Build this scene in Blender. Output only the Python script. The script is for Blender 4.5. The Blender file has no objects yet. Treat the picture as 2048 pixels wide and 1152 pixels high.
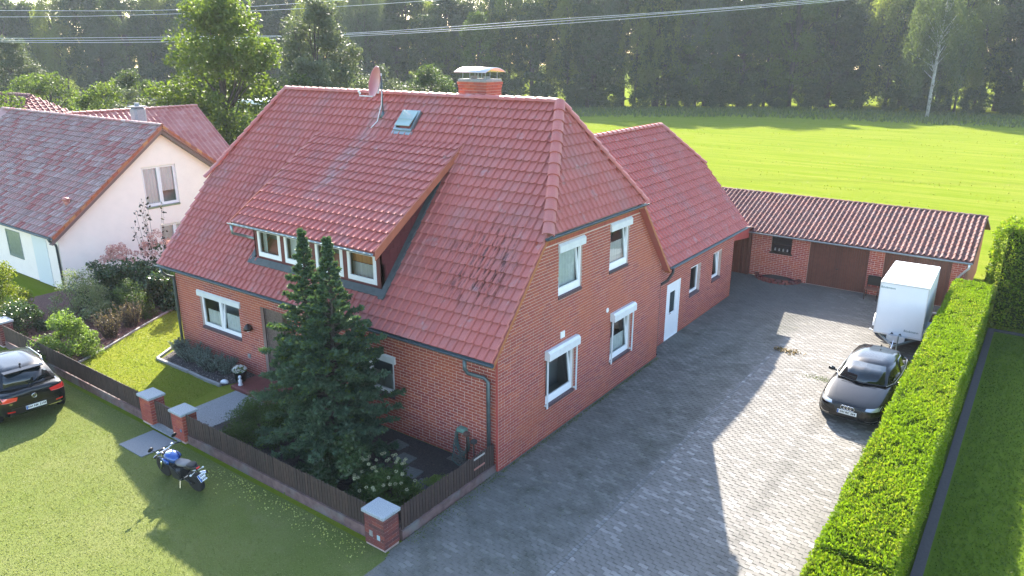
import bpy, math, random
import numpy as np
from mathutils import Vector, Matrix

# ------------------------------------------------------------------ camera, sky, sun, exposure
S = bpy.context.scene
COL = S.collection
R = math.radians
CAM = (9.93794585, -13.1744683, 10.2); YAW, PIT, ROLL, FPX = 0.626314179, 0.311429517, 0.00133262, 1484.2
cd = bpy.data.cameras.new('camera'); cam = bpy.data.objects.new('camera', cd); COL.objects.link(cam)
cd.sensor_width = 36.0; cd.lens = FPX / 2048 * 36; cd.clip_start = 0.1; cd.clip_end = 3000
cam.matrix_world = Matrix.Translation(CAM) @ Matrix.Rotation(YAW, 4, 'Z') @ Matrix.Rotation(math.pi / 2 - PIT, 4, 'X') @ Matrix.Rotation(ROLL, 4, 'Z')
S.camera = cam
SUN = Vector((-1.0, 1.2, 1.0)).normalized()
wd = bpy.data.worlds.new('World'); S.world = wd; wd.use_nodes = True
nt = wd.node_tree; bg = nt.nodes['Background']; sk = nt.nodes.new('ShaderNodeTexSky')
sk.sky_type = 'NISHITA'; sk.sun_disc = False
sk.sun_elevation = math.asin(SUN.z); sk.sun_rotation = math.atan2(SUN.x, SUN.y)
sk.air_density = 1.0; sk.dust_density = 1.0; sk.ozone_density = 1.0; sk.altitude = 60
nt.links.new(sk.outputs[0], bg.inputs[0]); bg.inputs[1].default_value = 0.13
ld = bpy.data.lights.new('sun', 'SUN'); ld.energy = 4.3; ld.angle = R(0.55); ld.color = (1.0, 0.915, 0.78)
lo = bpy.data.objects.new('sun', ld); COL.objects.link(lo); lo.rotation_euler = SUN.to_track_quat('Z', 'Y').to_euler()
S.view_settings.view_transform = 'Standard'; S.view_settings.look = 'None'
S.view_settings.exposure = 2.36; S.view_settings.gamma = 1.0; S.view_settings.use_curve_mapping = False

# ------------------------------------------------------------------ helpers
rnd = random.Random(7)
rng = np.random.default_rng(11)
WL = {}                                     # world location of the things built in world space
V3 = Vector

def frac_tone(nt):
    a = nt.nodes.new('ShaderNodeAttribute'); a.attribute_name = 'tone'
    o = nt.nodes.new('ShaderNodeObjectInfo'); m = nt.nodes.new('ShaderNodeMath'); m.operation = 'ADD'
    nt.links.new(a.outputs['Fac'], m.inputs[0]); nt.links.new(o.outputs['Random'], m.inputs[1])
    f = nt.nodes.new('ShaderNodeMath'); f.operation = 'FRACT'; nt.links.new(m.outputs[0], f.inputs[0])
    return f.outputs[0]

def ramp(nt, fac, cols):
    r = nt.nodes.new('ShaderNodeValToRGB'); e = r.color_ramp.elements
    while len(e) < len(cols): e.new(0.5)
    for i, c in enumerate(cols):
        p, c = c if len(c) == 2 else (i / max(1, len(cols) - 1), c)
        e[i].position = p; e[i].color = (*c, 1)
    nt.links.new(fac, r.inputs[0]); return r.outputs[0]

def noise(nt, scale, detail=4, rough=.55, stretch=None, dist=0):
    g = nt.nodes.new('ShaderNodeNewGeometry'); n = nt.nodes.new('ShaderNodeTexNoise')
    n.inputs['Scale'].default_value = scale; n.inputs['Detail'].default_value = detail; n.inputs['Roughness'].default_value = rough
    n.inputs['Distortion'].default_value = dist
    if stretch:
        m = nt.nodes.new('ShaderNodeMapping'); m.inputs['Scale'].default_value = stretch
        nt.links.new(g.outputs['Position'], m.inputs[0]); nt.links.new(m.outputs[0], n.inputs[0])
    else: nt.links.new(g.outputs['Position'], n.inputs[0])
    return n.outputs['Fac']

def remap(nt, v, a, b, c=0., d=1.):
    m = nt.nodes.new('ShaderNodeMapRange'); m.inputs[1].default_value = a; m.inputs[2].default_value = b
    m.inputs[3].default_value = c; m.inputs[4].default_value = d; nt.links.new(v, m.inputs[0]); return m.outputs[0]

def mth(nt, op, a, b):
    m = nt.nodes.new('ShaderNodeMath'); m.operation = op
    for i, x in enumerate((a, b)):
        if isinstance(x, (int, float)): m.inputs[i].default_value = x
        else: nt.links.new(x, m.inputs[i])
    return m.outputs[0]

def mix(nt, fac, a, b, mode='MIX'):
    m = nt.nodes.new('ShaderNodeMix'); m.data_type = 'RGBA'; m.blend_type = mode
    for i, x in ((0, fac), (6, a), (7, b)):
        if isinstance(x, (int, float)): m.inputs[i].default_value = x
        elif isinstance(x, tuple): m.inputs[i].default_value = (*x, 1)
        else: nt.links.new(x, m.inputs[i])
    return m.outputs[2]

def axis(nt, i):
    g = nt.nodes.new('ShaderNodeNewGeometry'); s = nt.nodes.new('ShaderNodeSeparateXYZ')
    nt.links.new(g.outputs['Position'], s.inputs[0]); return s.outputs[i]

def mat(name, cols, rough=.6, metal=0., spec=.5, grain=None, bump=None, coat=0., edit=None, emit=None):
    """cols: one colour or a list spread over the per-piece tone; grain=(scale, amount); bump=(scale, strength, dist)"""
    m = bpy.data.materials.new(name); m.use_nodes = True; nt = m.node_tree; b = nt.nodes['Principled BSDF']
    b.inputs['Roughness'].default_value = rough; b.inputs['Metallic'].default_value = metal
    b.inputs['Specular IOR Level'].default_value = spec; b.inputs['Coat Weight'].default_value = coat
    if coat: b.inputs['Coat Roughness'].default_value = .04
    if isinstance(cols[0], (int, float)):
        v = nt.nodes.new('ShaderNodeRGB'); v.outputs[0].default_value = (*cols, 1); c = v.outputs[0]
    else: c = ramp(nt, frac_tone(nt), cols)
    if grain:
        n = noise(nt, grain[0]); k = remap(nt, n, .25, .75, 1 - grain[1], 1 + grain[1])
        g = nt.nodes.new('ShaderNodeCombineColor')
        for i in range(3): nt.links.new(k, g.inputs[i])
        c = mix(nt, 1.0, c, g.outputs[0], 'MULTIPLY')
    if edit: c = edit(nt, c)
    nt.links.new(c, b.inputs['Base Color'])
    if bump:
        n = noise(nt, bump[0], 5); u = nt.nodes.new('ShaderNodeBump'); u.inputs['Strength'].default_value = bump[1]
        u.inputs['Distance'].default_value = bump[2] if len(bump) > 2 else .01
        nt.links.new(n, u.inputs['Height']); nt.links.new(u.outputs[0], b.inputs['Normal'])
    if emit:
        b.inputs['Emission Color'].default_value = (*emit[0], 1); b.inputs['Emission Strength'].default_value = emit[1]
    return m

def leafmat(name, cols, trans=.45, rough=.55, spec=.25, tint=(1.15, 1.2, .55)):
    m = bpy.data.materials.new(name); m.use_nodes = True; nt = m.node_tree; b = nt.nodes['Principled BSDF']; out = nt.nodes['Material Output']
    c = ramp(nt, frac_tone(nt), cols)
    nt.links.new(c, b.inputs['Base Color']); b.inputs['Roughness'].default_value = rough; b.inputs['Specular IOR Level'].default_value = spec
    t = nt.nodes.new('ShaderNodeBsdfTranslucent'); c2 = mix(nt, 1., c, tint, 'MULTIPLY'); nt.links.new(c2, t.inputs[0])
    x = nt.nodes.new('ShaderNodeMixShader'); x.inputs[0].default_value = trans
    nt.links.new(b.outputs[0], x.inputs[1]); nt.links.new(t.outputs[0], x.inputs[2]); nt.links.new(x.outputs[0], out.inputs[0])
    return m

def npmesh(name, V, F, tone=None, smooth=False):
    """V (n,3), F (m,k) array of equal polygons"""
    V = np.asarray(V, np.float32); F = np.asarray(F, np.int32); k = F.shape[1]
    me = bpy.data.meshes.new(name); me.vertices.add(len(V)); me.vertices.foreach_set('co', V.ravel())
    me.loops.add(F.size); me.loops.foreach_set('vertex_index', F.ravel())
    me.polygons.add(len(F)); me.polygons.foreach_set('loop_start', np.arange(0, F.size, k, dtype=np.int32))
    me.polygons.foreach_set('loop_total', np.full(len(F), k, np.int32))
    me.polygons.foreach_set('use_smooth', np.full(len(F), bool(smooth)))
    if tone is not None:
        a = me.attributes.new('tone', 'FLOAT', 'FACE'); a.data.foreach_set('value', np.asarray(tone, np.float32))
    me.update(calc_edges=True); me.validate(); return me

class MB:
    """collects boxes, bars, tubes and sheets into one mesh"""
    def __init__(s): s.v = []; s.f = []
    def add(s, vs, fs):
        n = len(s.v); s.v += [tuple(v) for v in vs]; s.f += [[i + n for i in f] for f in fs]; return s
    def box(s, x0, x1, y0, y1, z0, z1, M=None):
        vs = [V3((x, y, z)) for z in (z0, z1) for y in (y0, y1) for x in (x0, x1)]
        if M is not None: vs = [M @ v for v in vs]
        return s.add(vs, [(0, 2, 3, 1), (4, 5, 7, 6), (0, 1, 5, 4), (2, 6, 7, 3), (0, 4, 6, 2), (1, 3, 7, 5)])
    def rbox(s, x0, x1, y0, y1, z0, z1, b, M=None):     # box with chamfered edges along z and at the top
        P = lambda e, z: [(x0 + e + b, y0 + e, z), (x1 - e - b, y0 + e, z), (x1 - e, y0 + e + b, z), (x1 - e, y1 - e - b, z), (x1 - e - b, y1 - e, z), (x0 + e + b, y1 - e, z), (x0 + e, y1 - e - b, z), (x0 + e, y0 + e + b, z)]
        vs = P(0, z0) + P(0, z1 - b) + P(b, z1); vs = [V3(v) for v in vs]
        if M is not None: vs = [M @ v for v in vs]
        fs = [tuple(range(7, -1, -1)), tuple(range(16, 24))]
        for k in (0, 8):
            fs += [(k + i, k + (i + 1) % 8, k + 8 + (i + 1) % 8, k + 8 + i) for i in range(8)]
        return s.add(vs, fs)
    def prism(s, pts, d, M=None):                        # polygon (3D points) pushed along vector d
        d = V3(d); a = [V3(p) for p in pts]; b = [p + d for p in a]; n = len(a)
        if M is not None: a = [M @ p for p in a]; b = [M @ p for p in b]
        return s.add(a + b, [tuple(range(n - 1, -1, -1)), tuple(range(n, 2 * n))] + [(i, (i + 1) % n, n + (i + 1) % n, n + i) for i in range(n)])
    def tube(s, path, r, n=8, cap=True, M=None, flat=1.0):
        path = [V3(p) for p in path]; rs = r if isinstance(r, (list, tuple)) else [r] * len(path); vs = []; up = None
        for i, p in enumerate(path):
            t = (path[min(i + 1, len(path) - 1)] - path[max(i - 1, 0)]).normalized()
            if up is None: up = t.orthogonal().normalized() if abs(t.z) > .95 else V3((0, 0, 1))
            a = t.cross(up)
            if a.length < 1e-4: a = t.orthogonal()
            a.normalize(); b = a.cross(t).normalized(); up = b
            for k in range(n):
                q = 2 * math.pi * k / n; vs.append(p + a * (math.cos(q) * rs[i]) + b * (math.sin(q) * rs[i] * flat))
        if M is not None: vs = [M @ v for v in vs]
        m = len(path); fs = [(i * n + k, i * n + (k + 1) % n, (i + 1) * n + (k + 1) % n, (i + 1) * n + k) for i in range(m - 1) for k in range(n)]
        if cap: fs += [tuple(range(n - 1, -1, -1)), tuple(range((m - 1) * n, m * n))]
        return s.add(vs, fs)
    def lathe(s, prof, n=16, M=None):                    # (radius, z) pairs round z
        vs = [V3((r * math.cos(2 * math.pi * k / n), r * math.sin(2 * math.pi * k / n), z)) for r, z in prof for k in range(n)]
        if M is not None: vs = [M @ v for v in vs]
        m = len(prof); fs = [(i * n + k, i * n + (k + 1) % n, (i + 1) * n + (k + 1) % n, (i + 1) * n + k) for i in range(m - 1) for k in range(n)]
        fs += [tuple(range(n - 1, -1, -1)), tuple(range((m - 1) * n, m * n))]
        return s.add(vs, fs)
    def ring(s, B, u0, u1, v0, v1, w, n0, n1, wb=None):   # rectangular frame on a face basis
        wb = w if wb is None else wb
        bx(s, B, u0, u0 + w, v0, v1, n0, n1); bx(s, B, u1 - w, u1, v0, v1, n0, n1)
        bx(s, B, u0 + w, u1 - w, v0, v0 + wb, n0, n1); bx(s, B, u0 + w, u1 - w, v1 - w, v1, n0, n1); return s
    def mesh(s, name, smooth=False):
        me = bpy.data.meshes.new(name); me.from_pydata(s.v, [], s.f)
        if smooth:
            for p in me.polygons: p.use_smooth = True
        me.update(); return me

def basis(O, U, N):
    """matrix whose x runs along the face, y up, z outward"""
    U = V3(U).normalized(); N = V3(N).normalized(); Vv = N.cross(U)
    return Matrix(((U.x, Vv.x, N.x, O[0]), (U.y, Vv.y, N.y, O[1]), (U.z, Vv.z, N.z, O[2]), (0, 0, 0, 1)))
def bx(mb, B, u0, u1, v0, v1, n0, n1): return mb.box(u0, u1, v0, v1, n0, n1, B)

def link(name, me, m, parent=None, w=None, local=False, smooth=False):
    o = bpy.data.objects.new(name, me); COL.objects.link(o)
    if me is not None and m is not None and not me.materials: me.materials.append(m)
    w = V3(w) if w is not None else V3((0, 0, 0))
    WL[o] = w
    if parent is not None:
        o.parent = parent
        o.location = w if local else w - WL.get(parent, V3((0, 0, 0)))
    else: o.location = w
    return o
def part(name, mb, m, parent, smooth=False, local=False): return link(name, mb.mesh(name, smooth), m, parent, local=local)
def tag(o, label, cat, group=None):
    o['label'] = label; o['category'] = cat
    if group: o['group'] = group
    return o
def thing(name, label, cat, loc, group=None, rotz=0):
    o = link(name, None, None, None, loc); o.empty_display_size = .3
    o.rotation_euler = (0, 0, rotz); return tag(o, label, cat, group)
def struct(name, me, m):
    o = link(name, me, m); o['kind'] = 'structure'; return o

_y, _p = YAW, PIT
FW = np.array([-math.sin(_y) * math.cos(_p), math.cos(_y) * math.cos(_p), -math.sin(_p)]); RT = np.array([math.cos(_y), math.sin(_y), 0]); UP = np.cross(RT, FW)
def seen(P, margin=40):
    d = np.atleast_2d(P) - np.array(CAM); z = d @ FW; x = 1024 + FPX * (d @ RT) / z; y = 576 - FPX * (d @ UP) / z
    return (z > 0) & (x > -margin) & (x < 2048 + margin) & (y > -margin) & (y < 1152 + margin), z

def pieces(name, unit, mats, m, parent, cap=300, hidden=None):
    """unit = (V, F quads) of one piece, mats = list of 4x4: the nearest `cap` in view become objects, the rest one joined part"""
    if not len(mats): return
    A = np.array([[list(r) for r in M] for M in mats]); C = A[:, :3, 3] + .5 * (A[:, :3, 0] + A[:, :3, 1]) 
    ok, z = seen(C, 0); z = np.where(ok, z, 1e6)
    if hidden is not None: z = np.where(hidden, 1e5, z)
    order = np.argsort(z); near = [i for i in order[:cap] if z[i] < 9e4]; far = order[len(near):]
    Vu, Fu = unit; me = npmesh(name, Vu, Fu); me.materials.append(m); pw = WL.get(parent, V3((0, 0, 0)))
    inv = Matrix.Translation(-pw)
    for i in near:
        o = bpy.data.objects.new(name, me); COL.objects.link(o); o.parent = parent; o.matrix_local = inv @ mats[i]
    if len(far):
        Vh = np.c_[np.asarray(Vu, float), np.ones(len(Vu))]
        W = np.einsum('nij,vj->nvi', A[far], Vh)[:, :, :3].reshape(-1, 3)
        F = (np.asarray(Fu)[None] + (np.arange(len(far)) * len(Vu))[:, None, None]).reshape(-1, np.asarray(Fu).shape[1])
        t = np.repeat(rng.random(len(far)), len(Fu))
        o = link(name + '_field', npmesh(name + '_field', W, F, t), m, parent); o['kind'] = 'stuff'

def text(s, size, depth=.002, bold=0.):
    c = bpy.data.curves.new('lettering', 'FONT'); c.body = s; c.size = size; c.extrude = depth; c.align_x = 'CENTER'; c.align_y = 'CENTER'; c.offset = bold
    c.resolution_u = 2
    o = bpy.data.objects.new('lettering', c); COL.objects.link(o); dg = bpy.context.evaluated_depsgraph_get()
    me = bpy.data.meshes.new_from_object(o.evaluated_get(dg)); bpy.data.objects.remove(o); return me

# ------------------------------------------------------------------ materials
def brick_dirt_bounce(nt, c):
    n = noise(nt, .55, 5); z = axis(nt, 2); k = mth(nt, 'ADD', remap(nt, n, .44, .62, 0, .45), mth(nt, 'MULTIPLY', remap(nt, z, 2., 4.6), .2)); c = mix(nt, k, c, (.42, .105, .046))  # orange patches, plus bounce light painted in as orange towards the top
    n = noise(nt, 1.7, 4); return mix(nt, remap(nt, n, .58, .8, 0, .35), c, (.16, .055, .045))
M_brick = mat('clay brick', [(.29, .054, .042), (.335, .070, .046), (.225, .043, .04), (.375, .09, .05), (.265, .047, .045), (.31, .06, .042)], .72, grain=(45, .18), edit=brick_dirt_bounce)
M_brick2 = mat('dark pillar brick', [(.17, .04, .035), (.11, .04, .04), (.22, .055, .04), (.085, .035, .038), (.19, .05, .04)], .72, grain=(45, .2))
M_mortar = mat('mortar', (.56, .42, .37), .9, grain=(25, .15), bump=(120, .4, .003), edit=lambda nt, c: mix(nt, remap(nt, noise(nt, .55, 5), .46, .66, 0, .5), c, (.44, .22, .14)))
M_sillbrick = mat('purple clinker', [(.085, .05, .06), (.11, .065, .075), (.07, .045, .055)], .6, grain=(40, .15))
def tile_dirt(nt, c):
    x = axis(nt, 0); z = axis(nt, 2); yy = axis(nt, 1)
    bnd = mth(nt, 'MULTIPLY', remap(nt, x, -8.15, -7.75), remap(nt, x, -7.2, -7.45)); bnd = mth(nt, 'MULTIPLY', bnd, mth(nt, 'MULTIPLY', remap(nt, z, 5.6, 6.6), remap(nt, yy, 4.2, 4.1)))
    c = mix(nt, mth(nt, 'MULTIPLY', bnd, remap(nt, noise(nt, 6, 4, .6, (1, .3, .3)), .35, .6, .08, .45)), c, (.32, .30, .30))
    c = mix(nt, remap(nt, noise(nt, .8, 5), .5, .72, 0, .34), c, (.27, .19, .19))
    c = mix(nt, remap(nt, noise(nt, 2.6, 5), .62, .74, 0, .45), c, (.36, .33, .34))
    a = mth(nt, 'MULTIPLY', remap(nt, x, -3.6, -1.5), remap(nt, x, .0, -.7)); b = mth(nt, 'MULTIPLY', remap(nt, z, 3.9, 4.5), remap(nt, z, 6.4, 5.5))
    a = mth(nt, 'MULTIPLY', a, remap(nt, yy, 2.6, 2.3))
    s = remap(nt, noise(nt, 5.5, 6, .75, (2.6, .4, .4)), .5, .6, 0, .82)
    c = mix(nt, mth(nt, 'MULTIPLY', mth(nt, 'MULTIPLY', a, b), s), c, (.018, .012, .012))
    s2 = remap(nt, noise(nt, 7.5, 5, .7, (2.4, .5, .5)), .66, .72, 0, .6)
    return mix(nt, s2, c, (.05, .022, .022))
M_tile = mat('red roof tile', [(.42, .125, .105), (.44, .132, .112), (.405, .118, .102), (.425, .125, .106), (.45, .146, .126), (.415, .122, .105)], .55, spec=.32, grain=(30, .12), edit=tile_dirt)
M_ntile = mat('mottled roof tile', [(.29, .17, .155), (.35, .24, .22), (.31, .10, .09), (.39, .29, .27), (.25, .16, .15), (.34, .22, .205), (.29, .09, .08)], .6, spec=.3, grain=(20, .15))
M_ntile2 = mat('orange red roof tile', [(.36, .12, .09), (.40, .17, .14), (.33, .10, .08), (.42, .2, .17)], .4, grain=(20, .12))
M_verge = mat('orange verge tile', [(.42, .13, .04), (.30, .07, .04), (.48, .22, .08), (.25, .07, .05)], .6, grain=(12, .2))
def gtile_dirt(nt, c):
    c = mix(nt, remap(nt, noise(nt, 7, 5), .5, .68, 0, .9), c, (.05, .035, .035))
    return mix(nt, remap(nt, noise(nt, 5, 5, .7), .62, .7, 0, .7), c, (.42, .40, .38))
M_gtile = mat('weathered pantile', [(.21, .09, .075), (.175, .085, .077), (.235, .115, .10), (.15, .08, .075), (.225, .13, .12)], .75, spec=.15, grain=(18, .25), edit=gtile_dirt)
M_wood = mat('orange stained board', (.36, .125, .045), .55, grain=(6, .2))
M_redboard = mat('red painted board', (.36, .06, .05), .5, grain=(5, .15))
M_brown = mat('brown timber', [(.10, .035, .022), (.12, .042, .026), (.085, .03, .02)], .55, grain=(9, .2))
M_picket = mat('dark stained picket', [(.052, .032, .026), (.066, .04, .032), (.044, .028, .024), (.06, .038, .032)], .7, grain=(14, .25), bump=(60, .3, .003))
M_zinc = mat('zinc', (.30, .36, .37), .42, metal=.75, grain=(8, .15))
M_zincd = mat('dark weathered zinc', (.10, .13, .14), .5, metal=.6, grain=(8, .2))
M_dbrown = mat('dark brown metal', (.03, .018, .015), .4)
M_white = mat('white plastic frame', (.78, .79, .80), .35, grain=(9, .03))
M_alu = mat('white aluminium shutter box', (.62, .65, .66), .35, grain=(5, .08))
M_lead = mat('lead flashing', (.075, .088, .092), .75, metal=.0, grain=(7, .25))
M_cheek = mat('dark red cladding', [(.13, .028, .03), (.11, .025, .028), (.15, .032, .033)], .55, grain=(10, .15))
M_room = mat('dim room', (.20, .215, .22), .9)
M_curt = mat('net curtain', (.62, .63, .62), .9, grain=(9, .1))
M_orange_sheet = mat('orange pane sheet', (.62, .26, .10), .8)  # orange sheet behind the upper part of the right dormer pane
M_pale_sheet = mat('grey white pane sheet', (.58, .54, .53), .8)  # white reflection as a sheet in one gable window; also used in the dormer
M_plaster = mat('cream pink plaster', (.88, .775, .70), .85, grain=(2.5, .035), bump=(90, .15, .002))
M_conc = mat('concrete', (.26, .26, .25), .85, grain=(14, .18), bump=(80, .4, .004))
M_washed = mat('washed concrete slab', (.23, .24, .245), .85, grain=(55, .5), bump=(90, .7, .006))
M_dark = mat('black rubber', (.012, .012, .013), .75)
M_blackm = mat('black metal', (.015, .015, .016), .35, metal=.3)
M_chrome = mat('polished metal', (.75, .76, .78), .15, metal=1.)
M_paint = mat('black car paint', (.002, .0035, .005), .22, spec=.3, coat=.4)
M_glasscar = mat('tinted car glass', (.004, .009, .011), .03, spec=.7)
M_trailer = mat('white trailer panel', (.80, .82, .83), .35, grain=(2, .03))
def glassm():
    m = bpy.data.materials.new('window glass'); m.use_nodes = True; nt = m.node_tree; nt.nodes.remove(nt.nodes['Principled BSDF'])
    t = nt.nodes.new('ShaderNodeBsdfTransparent'); t.inputs[0].default_value = (.84, .89, .88, 1)
    g = nt.nodes.new('ShaderNodeBsdfGlossy'); g.inputs['Roughness'].default_value = .02
    f = nt.nodes.new('ShaderNodeFresnel'); f.inputs[0].default_value = 1.38
    x = nt.nodes.new('ShaderNodeMixShader'); nt.links.new(f.outputs[0], x.inputs[0]); nt.links.new(t.outputs[0], x.inputs[1]); nt.links.new(g.outputs[0], x.inputs[2])
    nt.links.new(x.outputs[0], nt.nodes['Material Output'].inputs[0]); return m
M_glass = glassm()
def grassm(name, cols, patch, dry, sc=.5):
    def e(nt, c):
        c = mix(nt, remap(nt, noise(nt, sc, 6, .65), .38, .66, 0, .85), c, patch)
        c = mix(nt, remap(nt, noise(nt, sc * 3.1, 5, .6), .55, .75, 0, .5), c, dry)
        if sc < .2:
            c = mix(nt, remap(nt, noise(nt, .5, 6, .7, (.12, 1.6, 1)), .4, .7, 0, .75), c, (.235, .24, .045))
            c = mix(nt, remap(nt, noise(nt, 1.1, 6, .75, (.5, 1.3, 1)), .6, .72, 0, .6), c, (.10, .14, .006))
        return mix(nt, remap(nt, noise(nt, 26, 4), .35, .75, 0, .45), c, tuple(.55 * x for x in cols))
    return mat(name, cols, .95, spec=.0, edit=e, bump=(38, .9, .04))
M_meadow = grassm('mown meadow', (.128, .182, .014), (.16, .205, .018), (.19, .21, .045), .09)
M_lawn = grassm('front lawn', (.135, .165, .046), (.175, .19, .07), (.22, .215, .10), .45)
M_glawn = grassm('garden lawn', (.17, .205, .026), (.205, .215, .036), (.23, .22, .06), .9)
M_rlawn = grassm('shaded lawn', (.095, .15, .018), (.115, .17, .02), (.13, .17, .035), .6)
M_mulch = mat('bark mulch', (.13, .06, .048), .95, grain=(22, .7), bump=(26, 1., .05))
M_soil = mat('dark soil', (.05, .042, .038), .95, grain=(30, .5), bump=(30, 1., .04))

# ------------------------------------------------------------------ ground and surfaces
def sheet(name, pts, z, m, kind=True):
    mb = MB(); mb.add([(x, y, z if not callable(z) else z(x, y)) for x, y in pts], [tuple(range(len(pts)))])
    return struct(name, mb.mesh(name), m)
def ground_z(y): t = min(1., max(0., (y - 17.2) / 2.6)); return .3 * t * t * (3 - 2 * t)
sheet('meadow', [(-420, -90), (260, -90), (260, 420), (-420, 420)], -.06, M_meadow)
sheet('front_lawn', [(-60, -40), (.55, -40), (.55, -4.9), (.1, -3.95), (-60, -3.95)], -.03, M_lawn)
sheet('garden_lawn', [(-20, -3.65), (-8.6, -3.65), (-8.6, 9.5), (-20, 9.5)], -.02, M_glawn)
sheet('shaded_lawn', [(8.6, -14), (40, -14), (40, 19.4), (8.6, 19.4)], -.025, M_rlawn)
sheet('garden_soil', [(-8.6, -3.6), (-.2, -3.6), (-.2, 0), (-8.6, 0)], -.012, M_soil)
mb = MB(); mb.add([(-15.45, -3.6, -.008), (-16.2, -1.9, -.008), (-17.1, -.3, -.008), (-17.9, 1.2, -.008), (-18.7, 2.9, -.008), (-19.6, 6, -.008), (-24.6, 6, -.008), (-24.6, -3.6, -.008)], [tuple(range(7, -1, -1))])
mulch = struct('mulch_bed', mb.mesh('mulch_bed'), M_mulch)
mb = MB(); mb.add([(-13.75, -1.12, 0), (-10.1, -1.14, 0), (-9.75, 0, 0), (-14.3, 0, 0)], [(0, 1, 2, 3)]); struct('lavender_bed', mb.mesh('lavender_bed'), M_soil)
# low edging of the mulch bed: thin kerb strip, real step
mb = MB(); ed = [(-15.45, -3.6), (-16.2, -1.9), (-17.1, -.3), (-17.9, 1.2), (-18.7, 2.9), (-19.6, 6)]
for (a, b), (c, d) in zip(ed, ed[1:]): mb.prism([(a, b, -.02), (a + .07, b + .02, -.02), (c + .07, d + .02, -.02), (c, d, -.02)], (0, 0, .06))
struct('bed_edging', mb.mesh('bed_edging'), M_conc)
mb = MB(); mb.box(9.13, 9.34, -8, 19.2, -.04, .03); mb.box(9.34, 20, 19.0, 19.2, -.04, .031)
struct('lawn_kerb', mb.mesh('lawn_kerb'), mat('dark kerb stone', (.05, .045, .047), .85, grain=(20, .25), bump=(60, .5, .005)))
# drive: sand bed and wave pavers
def drive_dirt_tone(nt, c):
    x = axis(nt, 0); y = axis(nt, 1)
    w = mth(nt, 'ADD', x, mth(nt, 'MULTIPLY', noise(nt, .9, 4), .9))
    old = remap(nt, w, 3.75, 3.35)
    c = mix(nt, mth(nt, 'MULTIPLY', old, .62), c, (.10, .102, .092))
    tr = mth(nt, 'ADD', mth(nt, 'MULTIPLY', remap(nt, x, 5.55, 5.75), remap(nt, x, 6.1, 5.9)), mth(nt, 'MULTIPLY', remap(nt, x, 7.0, 7.2), remap(nt, x, 7.5, 7.35)))
    c = mix(nt, mth(nt, 'MULTIPLY', mth(nt, 'MULTIPLY', tr, remap(nt, noise(nt, 1.6, 5), .35, .65, .1, .5)), remap(nt, y, 13, 9)), c, (.10, .095, .088))
    c = mix(nt, mth(nt, 'MULTIPLY', old, remap(nt, noise(nt, 1.3, 6, .7), .46, .7, 0, .85)), c, (.05, .058, .04))
    c = mix(nt, remap(nt, noise(nt, .35, 5, .65), .45, .7, 0, .45), c, (.12, .115, .105))
    c = mix(nt, remap(nt, y, 12.5, 17.5, 0, .75), c, (.10, .098, .095))  # paving gets darker towards the garage
    c = mix(nt, remap(nt, noise(nt, 3.5, 6, .7), .6, .8, 0, .55), c, (.10, .10, .09))
    return mix(nt, remap(nt, noise(nt, 60, 3), .6, .75, 0, .3), c, (.36, .36, .34))
M_paver = mat('grey wave paver', [(0., (.175, .166, .155)), (.45, (.192, .183, .17)), (.8, (.213, .203, .19)), (.87, (.265, .255, .24)), (1., (.30, .288, .27))], .92, spec=.22, grain=(70, .2), bump=(140, .5, .003), edit=drive_dirt_tone)
M_sand = mat('joint sand', (.13, .125, .105), .95, grain=(40, .4), bump=(70, .6, .01))
xs = [-.45, 8.2]; ys = [-14, -3.9, -.3, 9, 17.2, 17.7, 18.2, 18.7, 19.2, 19.8, 20.4]
mb = MB()
for a, b in zip(ys, ys[1:]):
    x0 = .55 if b <= -4.6 else (.1 if b <= -3.8 else (-.02 if b < 9 else -1.5)); x0 = .12 if a < -4 else x0
    mb.add([(x0, a, ground_z(a) - .008), (8.2, a, ground_z(a) - .008), (8.2, b, ground_z(b) - .008), (x0, b, ground_z(b) - .008)], [(0, 1, 2, 3)])
mb.add([(-2.4, 17.2, -.018), (-1.5, 17.2, -.018), (-1.5, 20.4, .282), (-2.4, 20.4, .282)], [(0, 1, 2, 3)])
drive = struct('driveway', mb.mesh('driveway'), M_sand)
def paver_unit():
    L, W, g = .225, .1125, .0025
    xo = np.linspace(0, L, 7); w = .014 * np.sin(2 * np.pi * xo / L)
    top = [(x, y) for x, y in zip(np.clip(xo, g, L - g), w + g)] + [(x, y) for x, y in zip(np.clip(xo, g, L - g)[::-1], (w + W - g)[::-1])]
    n = len(top); c = np.array(top); ctr = c.mean(0); V = []; 
    for k, z in ((1., -.016), (1., -.004), (.955, 0.)):
        for p in c: V.append((*(ctr + (p - ctr) * np.array([k + (1 - k) * .5, k]) if k < 1 else p), z))
    F = [(r * n + i, r * n + (i + 1) % n, (r + 1) * n + (i + 1) % n, (r + 1) * n + i) for r in (0, 1) for i in range(n)]
    F += [(2 * n + i, 2 * n + i + 1, 2 * n + n - 2 - i, 2 * n + n - 1 - i) for i in range(n // 2 - 1)]
    return np.array(V), np.array(F)
pm = []; j = 0; y = -7.6
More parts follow.
